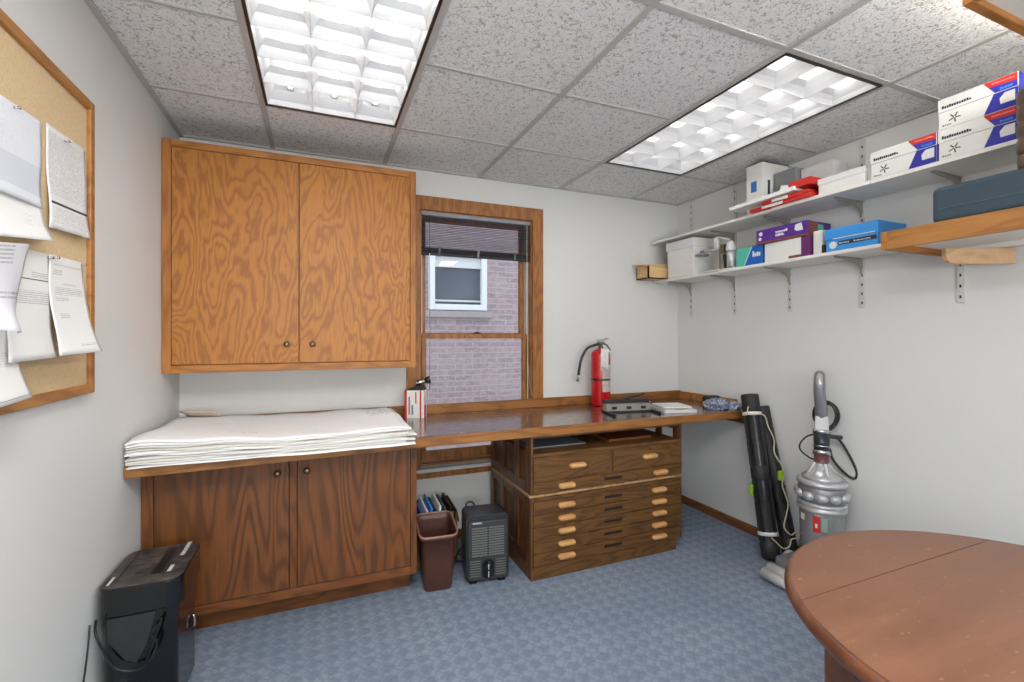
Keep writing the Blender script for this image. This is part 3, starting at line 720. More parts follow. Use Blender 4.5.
pinned(1.663, 1.857, 1.581, 1.585, 1.303, 1.310, 1.603, 1.79, .045, .072, pm_let, 'letter_sheet', 'white letter with a crest flaring off the right of the cork board', x0=.017, pins=((1.685, 1.575), (1.845, 1.578)))
pinned(1.490, 1.668, 1.575, 1.580, 1.296, 1.299, 1.371, 1.625, .053, .034, pm_let2, 'notice_sheet', 'printed notice with a small crest pinned left of the crested letter', x0=.015, pins=((1.655, 1.57),))
pinned(1.379, 1.534, 1.563, 1.586, 1.368, 1.362, 1.289, 1.353, .055, .055, print_paper('dark_print_sheet', 20, [(.1, .6, .75, .98), (.05, .95, .35, .45)], tone=(196, 196, 200), ink=(40, 40, 48), density=.6), 'folded_sheet', 'grey curled sheet with dark print at the left edge of the cork board', x0=.035, curl=.015)
pinned(1.338, 1.414, 1.484, 1.460, 1.205, 1.213, 1.253, 1.440, .050, .040, print_paper('bordered_sheet', 44, [(.1, .8, .30, .42)], density=.5, tint=((.04, .96, .03, .035), (120, 124, 140))), 'bordered_sheet', 'lowest white sheet hanging at the bottom left of the cork board', x0=.038)

# ================================================================== DRAWINGS STACK
rs = random.Random(3)
def drawing_sheet(k, n, mat, label, th, z0, dx=0, dy=0):
    # front-left, front-right, back-right, back-left corners on the worktop
    fl, fr_, br_, bl = Vector((-.684, 2.215)), Vector((.425, 2.225)), Vector((.405, 2.84)), Vector((-.655, 2.86))
    b = MB(); ph = 0
    def f(u, v, top):
        p = (fl * (1 - u) + fr_ * u) * (1 - v) + (bl * (1 - u) + br_ * u) * v
        p = p + Vector((dx, dy)) * (u * .7 + .3)
        p.y += (1 - v) ** 3 * (.006 * math.sin(u * (7 + k * 1.7) + k * 2.1) + .004 * math.sin(u * 19 + k * 3.3))
        p.x = max(p.x + .006 * math.sin(v * 5 + k * 2), XL + .012)
        lift = .006 + .006 * math.sin(u * 9) + .005 * math.sin(v * 6 + u * 4) + .003 * math.sin(u * 23 + v * 9)
        z = z0 + max(0, lift) * k / n + .007 * (k / n) * math.sin(u * 5.5 + 1) * (1 - v) + .0022 * (k % 3 == 1) * math.sin(u * 17 + k) ** 2 + .014 * (k / n) * math.exp(-((u - .02) / .1) ** 2)
        if u > .9: z += .006 * (k / n) * (u - .9) * 10
        hang = max(0, (2.29 - p.y)); 
        z -= hang * .10 * (1 - .3 * k / n)
        z = max(z, WZ + .0025) if p.y > 2.285 else max(z, WZ - .02)
        return (p.x, p.y, z + (th if top else 0))
    nu, nv = 26, 16
    T_ = [[b.bm.verts.new(f(i / nu, j / nv, 1)) for i in range(nu + 1)] for j in range(nv + 1)]
    B_ = [[b.bm.verts.new(f(i / nu, j / nv, 0)) for i in range(nu + 1)] for j in range(nv + 1)]
    fs = []
    for j in range(nv):
        for i in range(nu):
            q = b.bm.faces.new([T_[j][i], T_[j][i + 1], T_[j + 1][i + 1], T_[j + 1][i]]); fs.append(q)
            for lp, (a, c) in zip(q.loops, ((i, j), (i + 1, j), (i + 1, j + 1), (i, j + 1))): lp[b.uv].uv = (a / nu, c / nv)
            fs.append(b.bm.faces.new([B_[j][i], B_[j + 1][i], B_[j + 1][i + 1], B_[j][i + 1]]))
    b._fin(fs, None, True); sd = []
    for i in range(nu):
        sd.append(b.bm.faces.new([B_[0][i], B_[0][i + 1], T_[0][i + 1], T_[0][i]])); sd.append(b.bm.faces.new([B_[nv][i + 1], B_[nv][i], T_[nv][i], T_[nv][i + 1]]))
    for j in range(nv):
        sd.append(b.bm.faces.new([B_[j + 1][0], B_[j][0], T_[j][0], T_[j + 1][0]])); sd.append(b.bm.faces.new([B_[j][nu], B_[j + 1][nu], T_[j + 1][nu], T_[j][nu]]))
    b._fin(sd, None, False)
    return solo(b, 'drawing_sheets', mat, label, 'drawings', 'large drawing sets stacked on the worktop')
top_print = print_paper('plan_print', 30, [(.86, .97, .55, .93), (.30, .42, .2, .26)], tone=(246, 246, 246), ink=(120, 124, 134), density=.5)
N = 9; z = WZ + .001
offs = [(.0, -.020), (-.05, .004), (.006, -.006), (-.03, -.016), (.004, .006), (-.045, -.004), (-.012, -.014), (-.03, .004), (-.015, -.004), (-.03, -.010)]
N = len(offs)
kinds = ['grey-edged', 'white', 'cream', 'white', 'grey-edged', 'white', 'cream', 'white', 'grey-edged', 'white']
mats_ = [M['paper'], M['paper_edge'], plain('cream_paper', srgb(226, 222, 212), .8), M['paper']]
for k in range(N):
    th = .0028 + .0012 * (k % 3)
    lab = ['', 'second', 'third', 'fourth', 'fifth', 'sixth', 'seventh', 'eighth', 'ninth', ''][k] + ' large white drawing set from the bottom of the stack on the worktop'
    if k == N - 1: lab = 'topmost large white drawing set on the stack over the base cupboard'
    if k == 0: lab = 'lowest large drawing set, its corner reaching out over the worktop edge'
    drawing_sheet(k, N, top_print if k == N - 1 else mats_[(k * 3) % 4], lab, th, z, *offs[k])
    z += th + .0036
# curled tan sheet at back left
b = MB()
def f(u, v):
    a = u * 4.3; r = .020 + .010 * u
    return (XL + .05 + v * .16 + r * math.cos(a + 2.2) * .7, 2.86 - v * .05 + r * math.sin(a + 2.2) * .9, .958 + r * math.sin(a) * .7 + (1 - v) * .0)
b.surf(f, 16, 8)
solo(b, 'curled_sheet', M['pink_paper'], 'tan paper rolled up at the back left of the drawings stack', 'paper', solid=.0008)

# ================================================================== SHREDDER
t = thing('paper_shredder', 'black paper shredder with a dusty top beside the base cupboard', 'shredder', (-.555, 2.08, 0))
def rr(x0, x1, y0, y1, r, n=6, rb=None):
    o = []
    for cx, cy, a, q in ((x1 - r, y1 - r, 0, r), (x0 + r, y1 - r, 90, r), (x0 + r, y0 + r, 180, r), (x1 - r, y0 + r, 270, r)):
        for k in range(n + 1):
            an = math.radians(a + 90 * k / n); o.append((cx + q * math.cos(an), cy + q * math.sin(an)))
    return o
SX0, SX1, SY0, SY1 = -.686, -.445, 1.945, 2.265
MB().prism(rr(SX0 + .012, SX1 - .018, SY0 + .014, SY1 - .02, .03), .03, .415).build('bin', M['gloss_black'], t, bevel=.003)
MB().prism(rr(SX0, SX1, SY0, SY1, .045), .412, .507).build('head', M['gloss_black'], t, bevel=.004)
MB().prism(rr(SX0 + .006, SX1 - .006, SY0 + .006, SY1 - .006, .04), .5045, .510).build('top_cover', M['dust_black'], t, bevel=.002)
MB().box((SX0 + .035, SY0 + .06, .5095), (SX0 + .040, SY1 - .04, .512)).box((SX0 + .135, SY0 + .07, .5095), (SX0 + .165, SY1 - .03, .5115)).build('feed_slot', M['black'], t)
MB().box((SX0 + .168, SY0 + .06, .510), (SX0 + .174, SY1 - .03, .517)).build('slot_lip', M['dgrey'], t, bevel=.001)
b = MB()
for k in range(9): b.box((SX1 - .050, SY0 + .20 + k * .014, .510), (SX1 - .036, SY0 + .208 + k * .014, .5108))
b.box((SX1 - .06, SY0 + .07, .510), (SX1 - .048, SY0 + .12, .5108)).box((SX0 + .02, SY0 + .03, .510), (SX0 + .028, SY0 + .09, .5108))
b.build('white_marking', M['lgrey'], t)
b = MB()
for dx, dy in ((-.17, .30), (-.15, .22), (-.18, .16), (-.13, .15), (-.16, .09)): b.box((SX1 + dx, SY0 + dy, .510), (SX1 + dx + .03, SY0 + dy + .006, .5106))
b.build('caution_print', M['matte_black'], t)
# recessed front handle panel and power cord
MB().prism([(SX0 + .03, .405), (SX1 - .075, .405), (SX1 - .10, .30), (SX1 - .13, .24), (SX0 + .08, .255), (SX0 + .03, .33)], SY0 + .008, SY0 + .014, 'y').build('front_panel', M['matte_black'], t, bevel=.003)
MB().tube([(SX0 - .006, SY0 + .03, .40), (SX0 + .01, SY0 - .008, .36), (SX0 + .06, SY0 - .012, .25), (SX0 + .13, SY0 - .014, .23), (SX0 + .155, SY0 - .014, .28), (SX0 + .18, SY0 - .012, .36), (SX0 + .185, SY0 - .008, .385)], .004, 8).build('power_cord', M['black'], t)
MB().tube([(SX0 + .13, SY0 - .016, .24), (SX0 + .16, SY0 - .02, .26), (SX0 + .175, SY0 - .016, .31), (SX0 + .16, SY0 - .016, .34), (SX0 + .18, SY0 - .014, .37)], .004, 8).build('cord_loop', M['black'], t)
MB().tube([(SX1 - .012, SY1 - .10, .262), (SX1 - .008, SY1 - .10, .24), (SX1 - .010, SY1 - .10, .215)], .006, 10, sub=4).build('lever', M['chrome'], t)
for a in (SX0 + .04, SX1 - .05):
    for c in (SY0 + .05, SY1 - .05): MB().cyl((a, c, 0), (a, c, .032), .014, n=12).build('caster', M['matte_black'], t)
# wall cable
solo(MB().tube([(XL + .008, 1.93, .41), (XL + .012, 1.90, .33), (XL + .01, 1.86, .2), (XL + .012, 1.80, .06), (XL + .02, 1.74, .006)], .003, 6), 'wall_cable', M['black'], 'thin black cable hanging down the left wall behind the shredder', 'cable')

# ================================================================== WASTE BASKET + CARTON + HEATER
t = thing('waste_basket', 'brown plastic waste basket with a curved rim beside the base cupboard', 'waste basket', (.598, 2.53, 0), rotz=-.10)
n = 40
def bsk(z, sc, th=0):
    w_, d_ = .100 * sc - th, .135 * sc - th; o = []
    for k in range(n):
        a = 2 * math.pi * k / n; c, s_ = math.cos(a), math.sin(a); e = .32
        o.append((w_ * math.copysign(abs(c) ** e, c), d_ * math.copysign(abs(s_) ** e, s_), z))
    return o
def ringz(o, amp):       # rim height rises to the back
    return [(x, y, z + amp * (max(0, (y + .135) / .27)) ** 1.0 ) for x, y, z in o]
b = MB(); H = .30
levels = [bsk(0, .74), bsk(.004, .76), bsk(H * .5, .88), ringz(bsk(H - .018, .985), .028), ringz(bsk(H - .016, 1.04), .028), ringz(bsk(H, 1.045), .028), ringz(bsk(H, .99), .028), ringz(bsk(H * .9, .97), .02), bsk(H * .5, .86), bsk(.008, .73)]
R = [[b.bm.verts.new(p) for p in lv] for lv in levels]; fs = []
for a, c in zip(R, R[1:]):
    for k in range(n): fs.append(b.bm.faces.new([a[k], a[(k + 1) % n], c[(k + 1) % n], c[k]]))
b._fin(fs, None, True); b._fin([b.bm.faces.new(R[0][::-1]), b.bm.faces.new(R[-1])], None)
b.build('basket_body', M['basket'], t, local=True)
b = MB(); lv = ringz(bsk(H + .001, 1.02), .028); b.tube([(x, y, z) for x, y, z in lv], .0055, 8, sub=1, closed=True); b.build('rim', plain('pale_basket_rim', srgb(158, 120, 104), .4), t, local=True)  # rim in a paler brown than the basket body

t = thing('carton', 'open brown carton filled with blue papers behind the waste basket', 'box', (.62, 2.83, 0))
b = MB(); x0, x1, y0, y1, hh, w_ = .49, .765, 2.69, 2.965, .31, .005
b.box((x0, y0, 0), (x1, y1, .005)).box((x0, y0, 0), (x0 + w_, y1, hh)).box((x1 - w_, y0, 0), (x1, y1, hh)).box((x0, y0, 0), (x1, y0 + w_, hh)).box((x0, y1 - w_, 0), (x1, y1, hh))
b.build('walls', M['kraft'], t)
MB().quad([(x1 - .001, y0, hh), (x1 - .001, y1, hh), (x1 + .012, y1, hh - .07), (x1 + .012, y0, hh - .07)]).build('flap', M['kraft'], t, solid=.004)
cols = [('blue_m', .52, .33), ('paper', .55, .34), ('blue', .575, .355), ('ink', .60, .335), ('paper', .625, .36), ('case_teal', .655, .345), ('frame_dark', .69, .35), ('black', .72, .33)]
nm = ['bright blue', 'white', 'pale blue', 'dark', 'tall white', 'slate', 'brown', 'black']
for (c, x, zz), w_ in zip(cols, nm):
    T_ = Matrix.Translation((x, 2.82, .006)) @ Matrix.Rotation(.10, 4, 'Y') @ Matrix.Rotation(.08, 4, 'X')
    solo(MB().box((-.006, -.11, 0), (.006, .10, zz), mat=T_), 'folder', M[c], w_ + ' folder standing in the open carton behind the waste basket', 'folder', 'folders in the open carton')

t = thing('space_heater', 'dark grey boxy space heater on the carpet beside the plan chest', 'heater', (.868, 2.485, 0), rotz=-.135)
hw, hd, hz = .120, .085, .372
MB().prism(rr(-hw, hw, -.0, hz - .012, .028), -hd + .012, hd, 'y').build('shell', M['dgrey'], t, local=True, bevel=.003)
for p in t.children: p.location.z = .012
MB().prism(rr(-hw + .010, hw - .010, .022, hz - .03, .018), -hd - .004, -hd + .013, 'y').build('front_panel', plain('heater_front', srgb(70, 71, 72), .35, .3), t, local=True, bevel=.004)
b = MB()
for k in range(12): b.box((-hw + .030, -hd - .009, .155 + k * .0135), (-.004, -hd - .003, .161 + k * .0135)); b.box((.004, -hd - .009, .155 + k * .0135), (hw - .030, -hd - .003, .161 + k * .0135))
for k in range(7): b.box((-hw + .022, -hd - .007, .045 + k * .0135), (-.042, -hd - .003, .049 + k * .0135)); b.box((.042, -hd - .007, .045 + k * .0135), (hw - .022, -hd - .003, .049 + k * .0135))
b.build('grille', plain('heater_grille_bars', srgb(128, 128, 124), .4, .3), t, local=True)
MB().prism(rr(-.034, .034, .028, .135, .030), -hd - .0055, -hd - .002, 'y').build('control_recess', M['black'], t, local=True)
for z_, r_ in ((.100, .018), (.058, .020)):
    kn = MB().cyl((0, -hd - .005, z_), (0, -hd - .020, z_), r_, r_ * .85, n=18).build('dial', M['black'], t, local=True)
    MB().box((-.002, -hd - .022, z_ - r_ * .8), (.002, -hd - .0195, z_ + r_ * .8)).build('pointer', M['lgrey'], kn, local=True)
MB().box((-.085, -hd - .006, .330), (-.035, -hd - .003, .338)).build('badge', M['silver'], t, local=True, bevel=.001)
b = MB()
for s_ in (-1, 1):
    for k in range(8): b.box((s_ * hw - .002 if s_ > 0 else -hw - .001, -.04, .12 + k * .02), (hw + .001 if s_ > 0 else -hw + .002, .05, .126 + k * .02))
b.build('side_vents', M['black'], t, local=True)
MB().tube([(-.09, .07, .355), (-.095, .075, .385), (-.075, .078, .398), (-.05, .078, .385), (-.045, .07, .355)], .005, 8).build('handle', M['black'], t, local=True)
for a in (-.08, .08): MB().box((a - .02, -hd + .01, 0), (a + .02, hd - .01, .014)).build('foot', M['black'], t, local=True)
solo(MB().tube([(.76, 2.60, .12), (.735, 2.63, .05), (.79, 2.67, .012), (.84, 2.72, .006), (.80, 2.80, .006), (.90, 2.92, .006)], .004, 8), 'heater_cord', M['black'], 'black cord trailing on the carpet behind the space heater', 'cord')

# ================================================================== ON THE WORKTOP
# fire extinguisher
EX, EY = 1.905, 2.885
t = thing('fire_extinguisher', 'red fire extinguisher standing on the worktop against the back wall', 'fire extinguisher', (EX, EY, WZ), rotz=-.42)
MB().lathe([(.060, 0), (.068, .004), (.070, .012), (.070, .365), (.066, .385), (.052, .402), (.030, .412), (.020, .414)], n=36).build('cylinder', M['red'], t, local=True)
MB().lathe([(.018, .412), (.020, .418), (.020, .430), (.014, .434), (.014, .452), (.002, .454)], n=20).build('valve', M['bronze'], t, local=True)
MB().prism([(-.030, .452), (.005, .450), (.040, .435), (.070, .398), (.076, .404), (.048, .445), (.020, .466), (-.026, .466)], -.008, .008, 'y').build('carry_handle', M['black'], t, local=True, bevel=.002)
MB().prism([(-.028, .468), (.020, .470), (.058, .486), (.060, .492), (.040, .494), (.010, .482), (-.028, .480)], -.008, .008, 'y').build('lever', M['metal_grey'], t, local=True, bevel=.002)
h_ = MB().tube([(-.012, 0, .446), (-.045, -.005, .440), (-.100, -.008, .415), (-.140, -.01, .345), (-.158, -.012, .265), (-.163, -.012, .222)], .0095, 10).build('hose', M['black'], t, local=True)
MB().cyl((-.163, -.012, .225), (-.170, -.012, .175), .009, .011, n=14).build('nozzle', M['metal_grey'], h_, local=True)
MB().lathe([(.0705, .185), (.0725, .187), (.0725, .197), (.0705, .199)], n=36).build('strap', M['black'], t, local=True)
def arc(b, r, z0, z1, a0, a1, m=None, n=12):
    b.surf(lambda u, v: (r * math.cos(a0 + (a1 - a0) * u), r * math.sin(a0 + (a1 - a0) * u), z0 + (z1 - z0) * v), n, 2, m)
b = MB(); arc(b, .0715, .105, .300, -1.55, -.45); lb = b.build('label', print_paper('extinguisher_label', 26, [(.1, .9, .2, .9)], tone=(196, 188, 180), density=.6), t, local=True)
MB().surf(lambda u, v: (-.012 + u * .054, -.073 - .012 * math.sin(v * 2), .275 + .145 * v - u * .012), 6, 6).build('inspection_tag', print_paper('inspection_print', 18, [(.2, .8, .1, .35), (.3, .7, .55, .8)], tone=(228, 222, 220), ink=(120, 90, 90)), t, local=True, solid=.0008)

# red and white box by the window + flashlight
t = thing('small_carton', 'small red and white carton standing at the window end of the worktop', 'box', (.560, 2.915, WZ), rotz=-.42)
MB().box((-.060, -.040, 0), (.060, .040, .170)).build('walls', M['card_white'], t, local=True)
for o_ in ():
    pass
each(t, 'red_print', M['red_card'], [((-.0608, -.0408, 0), (-.046, -.0395, .17)), ((.034, -.0408, 0), (.044, -.0395, .17)), ((-.0608, -.0408, 0), (-.0595, .040, .17)), ((.0595, -.03, 0), (.0608, .015, .075)), ((.006, -.0408, .09), (.014, -.0395, .16))], local=True)
each(t, 'grey_print', M['ink_grey'], [((-.036, -.0407, .02), (-.026, -.0397, .13)), ((-.018, -.0407, .02), (-.006, -.0397, .08))], local=True)
MB().prism([(-.061, .171), (.061, .171), (.04, .200), (.0, .192)], -.041, .041, 'y').build('top_flap', M['matte_black'], t, local=True)
t = thing('flashlight', 'short chrome flashlight lying on top of the red and white carton', 'flashlight', (.585, 2.90, 1.052), rotz=.0)
MB().cyl((-.030, 0, .010), (.035, 0, .024), .017, n=18).build('barrel', M['chrome'], t, local=True)
MB().cyl((.035, 0, .024), (.060, 0, .030), .019, .026, n=18).build('head', M['dgrey'], t, local=True)

# three hole punch
t = thing('hole_punch', 'black and silver three-hole punch on the worktop near the extinguisher', 'hole punch', (1.905, 2.555, WZ), rotz=-.16)
MB().box((-.17, -.02, .0), (.17, .055, .010)).build('base', M['matte_black'], t, local=True, bevel=.002)
for s_ in (-1, 1): MB().prism([(s_ * .165 - .013, -.02), (s_ * .165 + .013, -.02), (s_ * .10 + .06 * s_ + .013, -.115), (s_ * .10 + .06 * s_ - .013, -.155)], 0, .014).build('foot', M['matte_black'], t, local=True, bevel=.003)
MB().box((-.155, -.005, .010), (.155, .045, .054)).build('punch_rail', M['metal_grey'], t, local=True, bevel=.002)
for x in (-.105, 0, .105):
    MB().box((x - .017, -.012, .022), (x + .017, -.004, .040)).build('punch_head', M['black'], t, local=True, bevel=.002)
    MB().cyl((x, .02, .045), (x, .02, .066), .008, n=12).build('punch_pin', M['chrome'], t, local=True)
for s_ in (-1, 1): MB().prism([(-.02, .005), (.055, .005), (.05, .06), (.02, .085), (-.005, .06)], s_ * .158 - .0025, s_ * .158 + .0025, 'x').build('side_plate', M['metal_grey'], t, local=True)
MB().box((-.17, -.002, .062), (.155, .040, .084)).build('handle', M['matte_black'], t, local=True, bevel=.004)
MB().prism([(-.03, .080), (.10, .108), (.125, .116), (.122, .124), (.02, .104), (-.03, .090)], .004, .022, 'y').build('lever', M['black'], t, local=True, bevel=.002)
# scale
t = thing('postal_scale', 'flat white postal scale lying to the right of the hole punch', 'scale', (2.225, 2.50, WZ), rotz=-.62 + .35)
MB().prism(rr(-.115, .115, -.125, .12, .015), .0, .022).build('base', M['lgrey'], t, local=True, bevel=.004)
MB().prism(rr(-.10, .10, -.085, .11, .012), .026, .036).build('platform', M['card_white'], t, local=True, bevel=.002)
MB().prism(rr(-.085, .085, -.07, .095, .01), .0215, .027).build('support', M['dgrey'], t, local=True)
MB().box((-.03, -.119, .0215), (.03, -.098, .0225)).build('display', M['dgrey'], t, local=True)
# plastic bag with blue contents + black tape
def blob(b, c, r, sd, rough=.35, n=22, m=18, floor=0):
    R_ = random.Random(sd); ws = [(R_.uniform(2, 7), R_.uniform(2, 7), R_.uniform(0, 6)) for _ in range(5)]
    def f(u, v):
        a = 2 * math.pi * u; p = math.pi * (v * .98 + .01); k = 1 + rough * sum(math.sin(w0 * math.cos(a) + w1 * math.cos(p) * 1.5 + w2) for w0, w1, w2 in ws) / 5
        x, y, z_ = math.sin(p) * math.cos(a) * r[0] * k, math.sin(p) * math.sin(a) * r[1] * k, -math.cos(p) * r[2] * k
        return (c[0] + x, c[1] + y, max(c[2] + z_, floor))
    b.surf(f, n, m)
t = thing('plastic_bag', 'crumpled plastic bag with blue contents at the right end of the worktop', 'bag', (2.60, 2.42, WZ))
def bag_mat():
    q = NT('blue_white_bag'); n_ = q.noise(q.co(), 38, 4, .65, 1.2)
    q.set(q.ramp(n_, [(.34, srgb(52, 66, 104)), (.47, srgb(112, 128, 160)), (.6, srgb(198, 204, 214))]), .14, coat=.5); q.bump(n_, .9, .01); return q.m
b = MB(); blob(b, (2.565, 2.44, WZ + .024), (.085, .085, .040), 5, .4, 30, 22, WZ + .001); blob(b, (2.645, 2.385, WZ + .018), (.065, .06, .032), 9, .45, 28, 20, WZ + .001); b.build('film', bag_mat(), t)
solo(MB().prism(rr(2.585, 2.705, 2.53, 2.60, .02), WZ + .0, WZ + .072), 'tape_measure', M['matte_black'], 'black rounded object behind the plastic bag on the worktop', 'tool', bevel=.012)

# ================================================================== DRAWING TUBES
def lean_tube(p0, p1, r, label, straps):
    d = Vector(p1) - Vector(p0); q = d.to_track_quat('Z', 'Y'); L = d.length
    t = thing('drawing_tube', label, 'drawing tube', p0, rot=tuple(q.to_euler()), group='black drawing tubes leaning on the right wall')
    prof = [(r * .85, 0), (r, .006), (r, .09), (r * .94, .094), (r * .94, L * .46), (r, L * .465), (r * 1.02, L * .5), (r, L * .535), (r * .94, L * .54), (r * .94, L - .13), (r * 1.02, L - .125), (r * 1.04, L - .01), (r * .98, L)]
    MB().lathe(prof, n=28).build('tube_body', M['matte_black'], t, local=True)
    b = MB()
    for k in range(10):
        a = k * math.pi / 5; c = (r * .955) 
        T_ = Matrix.Rotation(a, 4, 'Z'); b.box((c - .004, -.006, .10), (c + .003, .006, L * .455), mat=T_); b.box((c - .004, -.006, L * .545), (c + .003, .006, L - .135), mat=T_)
    b.build('ribs', M['black'], t, local=True, bevel=.001)
    for zz in (L * .33, L * .70): MB().lathe([(r * .95, zz), (r * 1.0, zz + .003), (r * 1.0, zz + .010), (r * .95, zz + .013)], n=28).build('ring', M['black'], t, local=True)
    for zs in straps: MB().lathe([(r * 1.0, zs), (r * 1.10, zs + .002), (r * 1.10, zs + .020), (r * 1.0, zs + .022)], n=28).build('strap', M['card_white'], t, local=True)
    return t
P0, P1 = Vector((2.525, 1.985, .012)), Vector((2.615, 2.215, .972))
lean_tube(P0, P1, .052, 'front black ribbed drawing tube with white straps, leaning against the worktop end', (.13, .855))
Q0, Q1 = Vector((2.672, 1.965, .012)), Vector((2.688, 2.185, .895))
lean_tube(Q0, Q1, .044, 'rear black drawing tube, half hidden behind the strapped one', ())
def on(a, off=(0, 0)): 
    p = P0.lerp(P1, a); return (p.x + off[0] * .923 - .055 * .38, p.y - off[0] * .385 - .055 * .92, p.z + off[1])
cord = [on(.93, (-.045, 0)), on(.88, (-.05, 0)), on(.875, (.045, 0)), on(.80, (.065, 0)), on(.72, (.09, 0)), on(.64, (.08, 0)), on(.56, (.115, 0)), on(.50, (.12, 0)), on(.44, (.10, 0)), on(.34, (.12, 0)), on(.27, (.10, 0)), on(.20, (.075, 0)), on(.155, (.11, 0)), on(.17, (.14, 0)), on(.14, (.15, 0)), on(.13, (.11, 0)), on(.09, (.09, 0)), on(.08, (.05, 0)), on(.12, (.01, 0)), on(.14, (-.01, 0))]
solo(MB().tube(cord, .004, 8), 'carry_cord', M['rope'], 'cream cord tied along the front drawing tube', 'cord')
c = Vector(on(.50, (.10, 0)))
solo(MB().box((c.x - .016, c.y - .012, c.z - .03), (c.x + .016, c.y + .012, c.z + .03)), 'cord_clip', M['lime'], 'lime green clip on the cream cord of the drawing tube', 'clip', bevel=.006)
c = Vector(on(.41, (-.068, 0)))
solo(MB().box((c.x - .010, c.y + .02, c.z - .035), (c.x + .006, c.y + .045, c.z + .03)), 'clip_strap', M['lime'], 'lime green tab at the left of the front drawing tube', 'clip', bevel=.004)

# ================================================================== VACUUM CLEANER
VX, VY = 2.555, 1.700
t = thing('vacuum_cleaner', 'silver upright vacuum cleaner standing against the right wall behind the round table', 'vacuum cleaner', (VX, VY, 0), rotz=math.radians(215))
# local +x faces out into the room
Vp = t
def vb(mb, nm, mat, parent=None, **kw): return mb.build(nm, mat, parent or Vp, local=True, **kw)
vb(MB().lathe([(.095, .12), (.102, .125), (.104, .30), (.106, .40), (.100, .42)], n=36), 'bin', plain('clear_grey_bin', srgb(150, 150, 150), .14, .35, coat=.6))
vb(MB().lathe([(.106, .405), (.118, .410), (.120, .422), (.112, .430), (.112, .436), (.119, .442), (.117, .452), (.108, .456)], n=36), 'collar', M['silver'])
vb(MB().lathe([(.106, .452), (.114, .47), (.116, .50), (.112, .53), (.104, .545)], n=36), 'cyclone_body', M['silver_d'])
for k in range(7):
    a = math.radians(-100 + k * 33)
    vb(MB().lathe([(.012, .470), (.022, .478), (.026, .49), (.024, .505), (.012, .515)], (.104 * math.cos(a), .104 * math.sin(a), 0), 14, sx=1.2, sy=1.2), 'cyclone_pod', M['silver'])
vb(MB().lathe([(.108, .543), (.120, .550), (.121, .562), (.112, .572), (.104, .574)], n=36), 'top_ring', M['silver'])
vb(MB().lathe([(.100, .572), (.092, .592), (.062, .612), (.040, .645), (.034, .66)], n=30), 'clear_dome', plain('clear_dome_grey', srgb(186, 186, 188), .1, .4, coat=.8))
vb(MB().cyl((-.012, .0, .60), (-.03, 0, .70), .038, .036, n=20), 'hose_coil', plain('red_grey_hose', srgb(104, 62, 64), .3))
for k in range(4):
    a = k * math.pi / 2 + .4; vb(MB().tube([(.09 * math.cos(a), .09 * math.sin(a), .575), (.06 * math.cos(a), .06 * math.sin(a), .615), (.034 * math.cos(a), .034 * math.sin(a), .66)], .006, 6, sub=3), 'dome_rib', M['lgrey'])
vb(MB().box((-.135, -.055, .06), (-.095, .055, .60)), 'spine', M['silver_d'], bevel=.01)
vb(MB().cyl((-.03, 0, .695), (-.037, 0, .715), .043, n=24).cyl((-.035, 0, .74), (-.036, 0, .745), .041, n=24), 'chrome_ring', M['chrome'])
vb(MB().cyl((-.035, 0, .71), (-.050, 0, .815), .037, .039, n=24), 'wand_neck', M['dgrey'])
vb(MB().cyl((-.050, 0, .812), (-.053, 0, .832), .042, n=24), 'chrome_ring', M['chrome'])
vb(MB().prism([(-.034, .83), (.034, .83), (.032, .91), (-.030, .91)], -.095, -.030, 'x'), 'cuff', M['lgrey'], bevel=.008)
vb(MB().tube([(-.060, .0, .90), (-.045, -.004, .97), (-.032, -.01, 1.04), (-.030, -.01, 1.085), (-.048, -.01, 1.125), (-.085, -.008, 1.135)], lambda u: .030 - .003 * u, 14), 'handle_grip', M['silver_d'])
vb(MB().tube([(-.085, -.008, 1.137), (-.095, -.006, 1.08), (-.100, -.004, 1.0), (-.085, 0, .91)], lambda u: .018 + .008 * u, 12), 'handle_trigger', M['dgrey'])
vb(MB().tube([(-.028, -.01, 1.05), (-.012, -.01, 1.09), (-.030, -.01, 1.130), (-.085, -.008, 1.142)], .016, 12), 'handle_cap', M['silver'])
b = MB()
for k in range(9):
    r1, r2 = .054 + .0065 * (k % 4), .070 + .0075 * (k % 3)
    b.tube([(-.13 + .005 * k, r1 * .85 * math.cos(a) + .022, .905 + .006 * math.sin(k * 2) + r2 * math.sin(a)) for a in [q * math.pi / 5 for q in range(10)]], .0042, 6, sub=3, closed=True)
vb(b, 'power_cord', M['dgrey'])
vb(MB().tube([(-.08, -.03, .80), (-.03, -.07, .79), (.0, -.10, .755), (-.01, -.10, .715), (-.03, -.06, .675), (-.05, -.03, .66)], .0045, 8), 'cord_loop', M['dgrey'])
vb(MB().tube([(-.085, .03, .79), (-.10, .07, .785), (-.115, .10, .75), (-.12, .14, .67), (-.12, .165, .60), (-.12, .15, .565), (-.115, .10, .60), (-.11, .055, .66), (-.10, .04, .72)], .007, 8), 'hose', M['dgrey'])
vb(MB().cyl((-.07, .02, .795), (-.10, .095, .79), .011, .012, n=12), 'cord_hook', M['dgrey'])
b = MB(); arc(b, .1075, .305, .392, -.40, -.08); vb(b, 'red_label', M['red_card'])
b = MB(); arc(b, .1068, .315, .388, -.04, .22); vb(b, 'green_label', plain('grey_green_label', srgb(140, 168, 150), .4))
b = MB(); arc(b, .1068, .350, .385, -1.15, -.85); vb(b, 'white_label', M['card_white'])
b = MB(); arc(b, .1082, .330, .352, -.30, -.20, n=3); vb(b, 'white_marking', M['card_white'])
